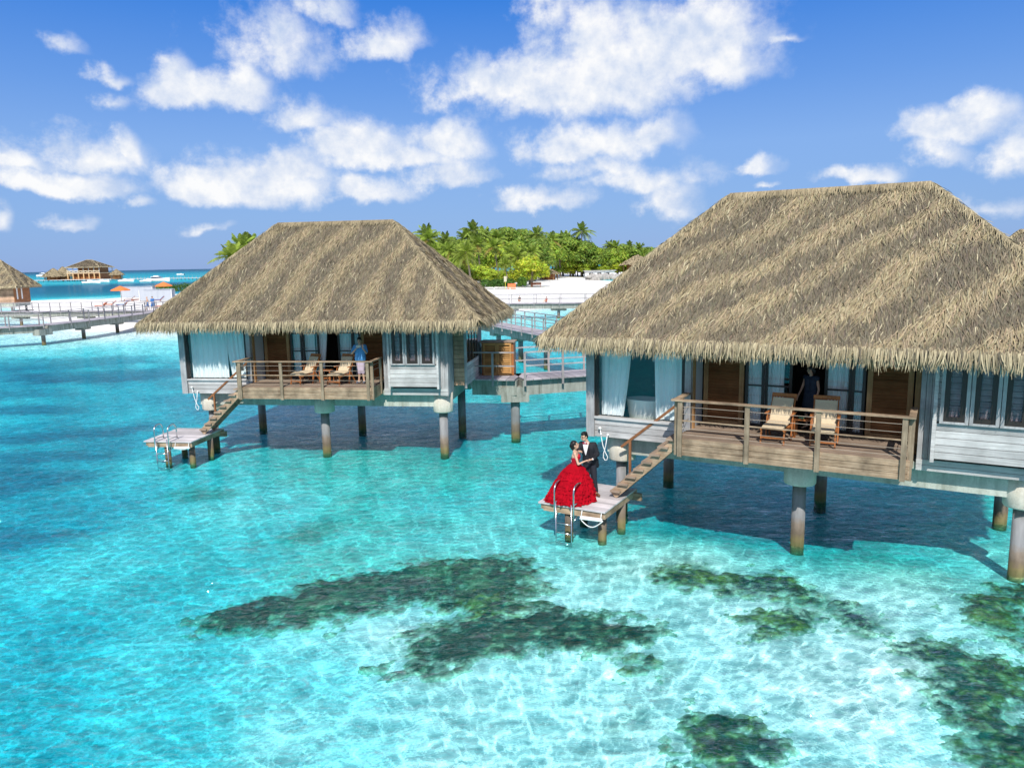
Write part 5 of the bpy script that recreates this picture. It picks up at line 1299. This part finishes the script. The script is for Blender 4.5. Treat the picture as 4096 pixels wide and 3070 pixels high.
def lounger(label, x, y, rz, cm, group='wooden beach loungers'):
    o = thing('sun_lounger', label, 'sun lounger', (x, y, gz(x, y)), rz, group)
    f = MB(); f.bx(-1., .5, -.35, -.30, .28, .36); f.bx(-1., .5, .30, .35, .28, .36); f.bx(-1., .5, -.30, .30, .30, .345); f.build('frame', REDW, o)
    for sx in (-.9, .4):
        for sy in (-.3, .3):
            l = MB(); l.bx(sx - .04, sx + .04, sy - .03, sy + .03, 0, .279); l.build('leg', REDW, o)
    b = MB(); b.bar((.45, 0, .36), (1.1, 0, .95), .68, .06, up=(-.7, 0, .7)); b.build('backrest', REDW, o)
    c = MB(); c.bx(-1., .44, -.31, .31, .365, .45); c.bar((.44, 0, .45), (1.0, 0, .97), .60, .07, up=(-.7, 0, .7)); c.build('cushion', cm, o)
for i, (px, Y, rz, cm, l) in enumerate(((405, 134, 0, CUSH, 'red cushioned lounger farthest left on the beach'), (440, 136, .2, CUSH, 'dark wood lounger left of the blue towelled one'), (490, 133, .1, BLUE, 'beach lounger covered with a blue towel'), (520, 150, .4, WCL, 'pale lounger beside the left orange parasol'), (555, 147, .3, plain('brown_cushion', (.25, .12, .07), .8), 'upright dark lounger right of the left parasol'), (635, 142, .2, BLUE, 'lounger in front of the nearer white shelter'), (650, 122, .1, CUSH, 'red lounger at the roof edge below the walkers'))):
    lounger(l, at(px, 1225, Y)[0], Y, rz, cm)

# people on the jetty and the beach
JK = dict(BASE, lk=(.10, -.16, .52), la=(.10, -.22, .09), lt=(.11, -.38, .05), rk=(-.10, .08, .5), ra=(-.10, .26, .12), rt=(-.10, .18, .03), lw=(.25, .14, .9), rw=(-.25, -.2, .92))
def walker(label, px, Y, rz, top, bottom, hair):
    x, _ = at(px, 1235, Y); o, m_ = person(label, (x, Y, 1.955), rz, JK, hair=hair, voxel=.02)
    if top: garment(o, 'shirt', top, JK, torso(JK, .125, .13) + [('ls', 'le', .07, .06), ('rs', 're', .07, .06)], .025)
    garment(o, 'shorts', bottom, JK, [('pel', 'lh', .13, .12), ('pel', 'rh', .13, .12), ('lh', 'lk', .125, .12), ('rh', 'rk', .125, .12)], .025)
walker('bare-chested man in blue shorts walking along the jetty', 592, 98.4, R(-55), None, BLUE, None)
walker('person in blue clothes walking behind the bare-chested man', 613, 99.0, R(60), BLUE, BLUE, 'short')
def sitter(label, px, py, Y, col, z=None):
    x, zz = at(px, py, Y)
    J = dict(BASE, pel=(0, 0, .16), spi=(0, .05, .36), che=(0, .08, .56), nec=(0, .06, .72), hed=(0, .03, .86), ls=(.18, .07, .66), rs=(-.18, .07, .66), le=(.25, .05, .40), re=(-.25, .05, .40), lw=(.22, -.18, .34), rw=(-.22, -.18, .34), lh=(.09, -.02, .14), rh=(-.09, -.02, .14), lk=(.13, -.42, .42), rk=(-.13, -.42, .42), la=(.11, -.62, .08), ra=(-.11, -.62, .08), lt=(.11, -.78, .04), rt=(-.11, -.78, .04))
    o, m_ = person(label, (x, Y, gz(x, Y)), R(rnd.uniform(-60, 60)), J, voxel=.02)
    garment(o, 'swimwear', col, J, torso(J, .12, .125) + [('pel', 'lh', .12, .11), ('pel', 'rh', .12, .11)], .025)
sitter('small dark figure sitting on the sand seen through the jetty railing', 2078, 1203, 128, DARK)
sitter('second small figure on the sand, right of the other seated one', 2185, 1203, 128, plain('red_swimwear', (.4, .08, .06), .8))
sitter('person with a pink towel resting near the hedge by the middle villa roof', 1910, 1160, 160, plain('pink_towel', (.7, .3, .3), .8))
bx_ = MB(); bx_.bx(-.9, .9, -.4, .4, .0, 1.15); bx_.bx(-.95, .95, -.45, .45, 1.152, 1.25); o_ = bx_.build('orange_box', CUSH, None, bevel=.03); o_.location = (at(2047, 1160, 172)[0], 172, gz(2, 172)); tag(o_, 'orange box standing in front of the rounded bush', 'box')
sgn = thing('sign_board', 'pale upright sign board between the hedge and the bush', 'sign', (at(2022, 1160, 172)[0], 172, gz(0, 172)))
q = MB(); q.bx(-.05, .05, -.05, .05, 0, 2.7); q.build('post', plain('yellow_paint', (.7, .6, .08), .6), sgn); q = MB(); q.bx(-.32, .32, -.08, -.055, 1.7, 2.9); q.build('panel', plain('pale_panel', (.50, .48, .34), .7), sgn)
bn = thing('bench', 'red-brown bench under the bright green tree', 'bench', (at(2145, 1155, 182)[0], 182, gz(6, 182)))
q = MB(); q.bx(-1.2, 1.2, -.3, .3, .42, .5); q.build('seat', REDW, bn); q = MB(); q.bx(-1.2, 1.2, .28, .34, .6, 1.1); q.build('backrest', REDW, bn)
for sx in (-1.05, 1.05): q = MB(); q.bx(sx - .05, sx + .05, -.28, .33, 0, .418); q.build('leg', REDW, bn)
# low rail on the sand and breakwater
o_ = thing('sand_path_rail', 'thin white rail line along the sand path beyond the jetty', 'railing')
r_ = MB(); xa, _ = at(1915, 1175, 150); xb, _ = at(2450, 1190, 138)
for i in range(9):
    k = i / 8; x = xa + (xb - xa) * k; y = 150 - 12 * k; z = gz(x, y); p = MB(); p.bx(x - .06, x + .06, y - .06, y + .06, z - .3, z + 1.15); p.build('railing_post', M['white'], o_)
    if i: r_.bar(prev_, (x, y, z + 1.17), .1, .06)
    prev_ = (x, y, z + 1.17)
r_.build('top_rail', M['white'], o_)
def ico():
    bm = bmesh.new(); bmesh.ops.create_icosphere(bm, subdivisions=2, radius=1)
    v = np.array([p.co[:] for p in bm.verts]); f = np.array([[q.index for q in p.verts] for p in bm.faces]); bm.free(); return v, f
ICV, ICF = ico()
g = np.random.default_rng(77); o_ = thing('rock_breakwater', 'grey stone breakwater at the far end of the beach', 'breakwater', (0, 0, 0))
vv = []; ff = []
for i in range(70):
    k = i / 69; c0 = np.array([at(2350 + 150 * k, 1110, 285 + 10 * k)[0], 285 + 10 * k + g.uniform(-2, 2), g.uniform(.0, 1.4)])
    vv.append(ICV * g.uniform(.6, 1.5, 3) * (1 + .3 * (g.random((len(ICV), 1)) - .5)) + c0); ff.append(ICF + i * len(ICV))
np_mesh('rocks', np.concatenate(vv), None, plain('grey_rock', (.38, .36, .33), .9, ns=1.5, amp=.3), o_, tris=np.concatenate(ff))
# ------------------------------------------------------------------ farther thatched buildings
def simple_villa(label, loc, rz, seed, wall='redcl', full=True):
    o = thing('water_villa', label, 'villa', loc, rz, 'thatched water villas')
    make_roof(o, seed, -6.4, 6.4, -1.3, 6.1, 5.0, -2.5, 2.4, 9.2, row=.14, gap=.06, wide=.06, ang=50, tone=1.15)
    if not full: pass
    w = MB(); boards(w, -5.3, 5.2, -.1, .0, 2.3, 5.1, 10, 'x' if False else 'z'); w.build('front_wall', M[wall], o)
    w = MB(); w.bx(5.205, 5.3, -.1, 4.7, 2.3, 5.1); w.bx(-5.4, -5.305, -.1, 4.7, 2.3, 5.1); w.bx(-5.3, 5.2, 4.7, 4.8, 2.3, 5.1); w.build('end_wall', M['door'], o)
    for y in (.5, 1.9): w = MB(); w.bx(5.31, 5.36, y, y + .35, 2.9, 5.0); w.build('window_panel', M['white'], o)
    b = MB(); b.bx(-5.3, 5.2, .0, 4.7, 1.75, 2.29); b.build('floor_beam', M['conc'], o)
    for x in (-4.6, 0, 4.6):
        for y in (.1, 4.4): p = MB(); p.lathe([(.17, -4), (.17, 1.745)], 12, (x, y, 0)); p.build('pile', M['pile'], o)
    s = MB(); s.bx(4.3, 6.7, 1.0, 2.6, 1.0, 1.1); s.bx(4.8, 5.1, 1.4, 1.7, -1, .99); s.bx(6.0, 6.3, 1.4, 1.7, -1, .99); s.build('rear_landing', M['dark'], o)
    return o
X3, _ = at(83, 1235, 120)
simple_villa('water villa with reddish walls cut by the left edge', (X3 - 6.3, 120, 0), R(6), 41)
# two more villa roofs past the right edge
def far_right(label, px, py, Y, rz, seed):
    x, z = at(px, py, Y); return simple_villa(label, (x, Y, z - 9.25), rz, seed, 'clad')
far_right('thatched villa whose left roof slope enters at the right edge', 4330, 905, 36, R(-35), 43)
far_right('thatched villa far behind the right villa, only its ridge showing', 4030, 975, 74, R(-30), 44)

def hut(label, x, y, z, r, h, eave, posts=8, group='small round thatched huts', walls=None):
    o = thing('thatched_hut', label, 'hut', (x, y, z), 0, group)
    g = np.random.default_rng(int(abs(x) * 7) % 999); n = 1500; u = g.uniform(0, 6.283, n); v = g.random(n) ** .6
    P = np.stack([np.cos(u) * r * v, np.sin(u) * r * v, eave + (h - eave) * (1 - v)], -1); D = np.stack([np.cos(u) * r, np.sin(u) * r, 0 * u - (h - eave)], -1); D /= np.linalg.norm(D, axis=1)[:, None]
    S = np.stack([-np.sin(u), np.cos(u), 0 * u], -1); N = np.cross(S, -D)
    col = (GREY * .3 + TAN * .7) * g.uniform(.9, 1.5, (n, 1))
    Vs, Fs, K = strands(g, P, D, N, S, g.uniform(.1, .16, n) * r, g.uniform(.05, .09, n) * r, g.uniform(.01, .03, n) * r, 0 * u, 0 * u, col)
    m = 20; cone = np.array([[0, 0, h - .02 * r]] + [[r * .985 * math.cos(6.283 * i / m), r * .985 * math.sin(6.283 * i / m), eave] for i in range(m)]); tr = np.array([(0, 1 + i, 1 + (i + 1) % m) for i in range(m)])
    np_mesh('thatch_roof', np.concatenate([cone, Vs]), Fs + len(cone), M_TH, o, col=np.concatenate([np.tile(GREY, (m + 1, 1)), K]), tris=tr)
    for i in range(posts):
        a = 6.283 * i / posts; p = MB(); p.tube([(r * .8 * math.cos(a), r * .8 * math.sin(a), -.2), (r * .8 * math.cos(a), r * .8 * math.sin(a), eave + .2)], .035 * r, 6); p.build('post', M['doorv'], o)
    w = MB(); w.lathe([(r * .62, 0), (r * .62, eave)], 14); w.build('wall', M[walls or 'door'], o)
    return o
# pier platform with the two-storey pavilion
YP = 545
def pavilion():
    x0, _ = at(290, 1120, YP); x1, _ = at(440, 1120, YP)
    o = thing('pavilion', 'two-storey thatched restaurant pavilion standing in the sea', 'pavilion', ((x0 + x1) / 2, YP, 1.2), R(-1))
    w = (x1 - x0) / 2 - 1.6; d = 9
    f = MB(); f.bx(-w - 3, w + 3, -d - 2, d + 2, -.3, .2); f.build('floor_slab', M['tan'], o)
    f = MB(); f.bx(-w, w, -d, d, 4.0, 4.5); f.build('upper_floor', plain('cream_paint', (.72, .52, .33), .7), o)
    wl = MB(); wl.bx(-w + 3, w - 1, -d + 2.5, d - 1, .2, 3.99); wl.build('inner_wall', M['door'], o)
    wl = MB(); wl.bx(-w + 6, w - 3, -d + 4, d - 1, 4.51, 8.0); wl.build('inner_wall', M['door'], o)
    for i in range(7):
        x = -w + .5 + (2 * w - 1) * i / 6
        for y in (-d + .5, d - .5):
            p = MB(); p.bx(x - .32, x + .32, y - .32, y + .32, .2, 3.99); p.build('column', plain('ochre_paint', (.68, .45, .22), .7), o)
            p = MB(); p.bx(x - .18, x + .18, y - .18, y + .18, 4.51, 8.2); p.build('upper_column', M['clad'], o)
    r = MB()
    for i in range(7):
        x = -w + 2 * w * i / 7; xb = x + 2 * w / 7
        r.bar((x, -d - .05, 4.55), (xb, -d - .05, 5.8), .16, .2); r.bar((x, -d - .05, 5.8), (xb, -d - .05, 4.55), .16, .2)
    r.bar((-w, -d - .05, 5.9), (w, -d - .05, 5.9), .2, .25); r.build('balustrade', plain('cream_rail', (.80, .66, .46), .7), o)
    make_roof(o, 51, -w - .5, w + .5, -d - .8, d + .8, 8.3, -2.0, 2.0, 13.6, row=.8, gap=.45, wide=.4, fringe=.4, ang=60, tone=1.55)
    for i in range(8):
        p = MB(); p.lathe([(.3, -6), (.3, -.31)], 8, (-w - 2 + (2 * w + 4) * i / 7, -d - 1, 0)); p.build('pile', M['pile'], o)
pavilion()
for px, Y, r, h, ev, lab in ((218, 540, 9.6, 8.2, 2.4, 'pale conical thatched hut left of the pavilion, in front'), (256, 556, 8.8, 9.4, 2.4, 'larger conical thatched hut right behind the pale one'), (469, 525, 6.0, 6.8, 2.8, 'small conical thatched hut right of the pavilion')):
    hut(lab, at(px, 1118, Y)[0], Y, 1.2, r * .8, h, ev)
hut('round thatched hut among trees at the right end of the island', at(2550, 1020, 318)[0], 318, gz(48, 318), 7.2, at(2548, 1018, 318)[1] - gz(48, 318), 5.4, 6)
hut('small thatched shelter at the foot of the grove', at(2192, 1090, 284)[0], 284, gz(13, 284), 4.4, 4.4, 2.2, 6)
o_ = thing('white_house', 'white walled house showing between the trees at the island end', 'house', (at(2400, 1100, 312)[0], 312, gz(36, 312)))
q = MB(); q.bx(-6, 6, 0, 5, 0, 3.0); q.build('wall', M['white'], o_); q = MB(); q.bx(-6.6, 6.6, -.8, 5.6, 3.002, 3.25); q.build('roof', M['clad'], o_)
for i in range(3): q = MB(); q.bx(-4.5 + i * 3.4, -2.9 + i * 3.4, -.05, -.003, .3, 2.3); q.build('window', M['dark'], o_)
# pier deck linking the huts and running to the right
o_ = thing('pier', 'long low timber pier joining the sea huts and running right', 'pier')
xa, _ = at(150, 1122, 548); xb, _ = at(860, 1118, 500)
q = MB(); q.bar((xa, 540, 1.0), (at(500, 1120, 528)[0], 528, 1.0), 6, .35); q.bar((at(470, 1120, 530)[0], 530, 1.15), (xb, 490, 1.15), 2.2, .3); q.build('pier_deck', M['greydeck'], o_)
for i in range(44):
    k = i / 43; x = xa + (xb - xa) * k; y = 539 - 49 * max(0, (k - .45) / .55); p = MB(); p.lathe([(.28, -5), (.28, .85)], 6, (x, y - .6, 0)); p.build('pile', M['clad'], o_)
    if k > .5: p = MB(); p.bx(x - .1, x + .1, y - 1.0, y - .8, 1.2, 2.3); p.build('railing_post', M['clad'], o_)

# ------------------------------------------------------------------ boats
HULL = plain('white_gelcoat', (.80, .81, .83), .3, spec=.5); TINT = plain('tinted_glass', (.03, .05, .08), .1, spec=.6)
def boat(label, px, Y, L, rz, cabin=True, group='white boats on the far lagoon', pxy=1125):
    x, _ = at(px, pxy, Y); o = thing('motor_boat', label, 'boat', (x, Y, 0), rz, group); B = L * .15; H = L * .13
    ks = np.linspace(0, 1, 11); vs = []; fs = []
    for k in ks:
        b = B * (1 - max(0, k - .45) ** 2 * 3.2); b = max(b, .03); sh = H * (1 + .35 * k ** 2)
        for yy, zz in ((-b, sh), (-b * .92, H * .35), (0, -H * .4), (b * .92, H * .35), (b, sh)): vs.append((-L / 2 + L * k, yy, zz))
    for i in range(10):
        for j in range(4): fs.append((5 * i + j, 5 * i + 5 + j, 5 * i + 6 + j, 5 * i + 1 + j))
        fs.append((5 * i, 5 * i + 4, 5 * i + 9, 5 * i + 5))
    fs.append((0, 1, 2, 3, 4))
    h = MB(); h.add(vs, fs); h.build('hull', HULL, o)
    if cabin:
        z0 = H * 1.05
        c = MB(); c.add([(-L * .30, -B * .75, z0), (L * .22, -B * .6, z0), (L * .22, B * .6, z0), (-L * .30, B * .75, z0), (-L * .26, -B * .6, z0 + H * .55), (L * .06, -B * .5, z0 + H * .55), (L * .06, B * .5, z0 + H * .55), (-L * .26, B * .6, z0 + H * .55)],
                        [(0, 1, 5, 4), (1, 2, 6, 5), (2, 3, 7, 6), (3, 0, 4, 7), (4, 5, 6, 7)]); c.build('windows', TINT, o)
        r = MB(); r.bx(-L * .32, L * .08, -B * .66, B * .66, z0 + H * .56, z0 + H * .72); r.bx(-L * .2, L * .02, -B * .4, B * .4, z0 + H * .73, z0 + H * 1.0); r.build('cabin_roof', HULL, o)
    else:
        r = MB(); r.bx(-L * .2, L * .05, -B * .5, B * .5, H * 1.1, H * 1.5); r.build('console', HULL, o)
        m = MB(); m.bx(-L * .55, -L * .5, -B * .25, B * .25, 0, H * 1.4); m.build('outboard_motor', TINT, o)
    return o
boat('white motor yacht with cabin moored by the pier', 635, 455, 13, R(2))
boat('small white open boat with dark outboard left of the pavilion landing', 366, 430, 9.5, R(6), False)
boat('white boat moored in front of the small right hut', 505, 468, 9, R(4), False)
boat('small dark-sterned boat just left of the motor yacht', 583, 452, 6.5, R(8), False)
boat('low white boat between the pavilion and the right hut', 412, 470, 8, R(0), False)
boat('tiny white boat on the horizon left of the conical huts', 178, 1050, 20, R(3), pxy=1090)
boat('tiny white speedboat trailing a wake near the middle villa roof', 722, 900, 9, R(180), False, pxy=1096)
x_, _ = at(724, 1096, 900); x2, _ = at(830, 1098, 880)
q = MB(); q.add([(x_ + 4, 900, .05), (x2, 884, .05), (x2, 894, .05), (x_ + 4, 901.5, .05)], [(0, 1, 2, 3)]); tag(q.build('wake_foam', plain('foam', (.8, .83, .85), .9)), kind='stuff')
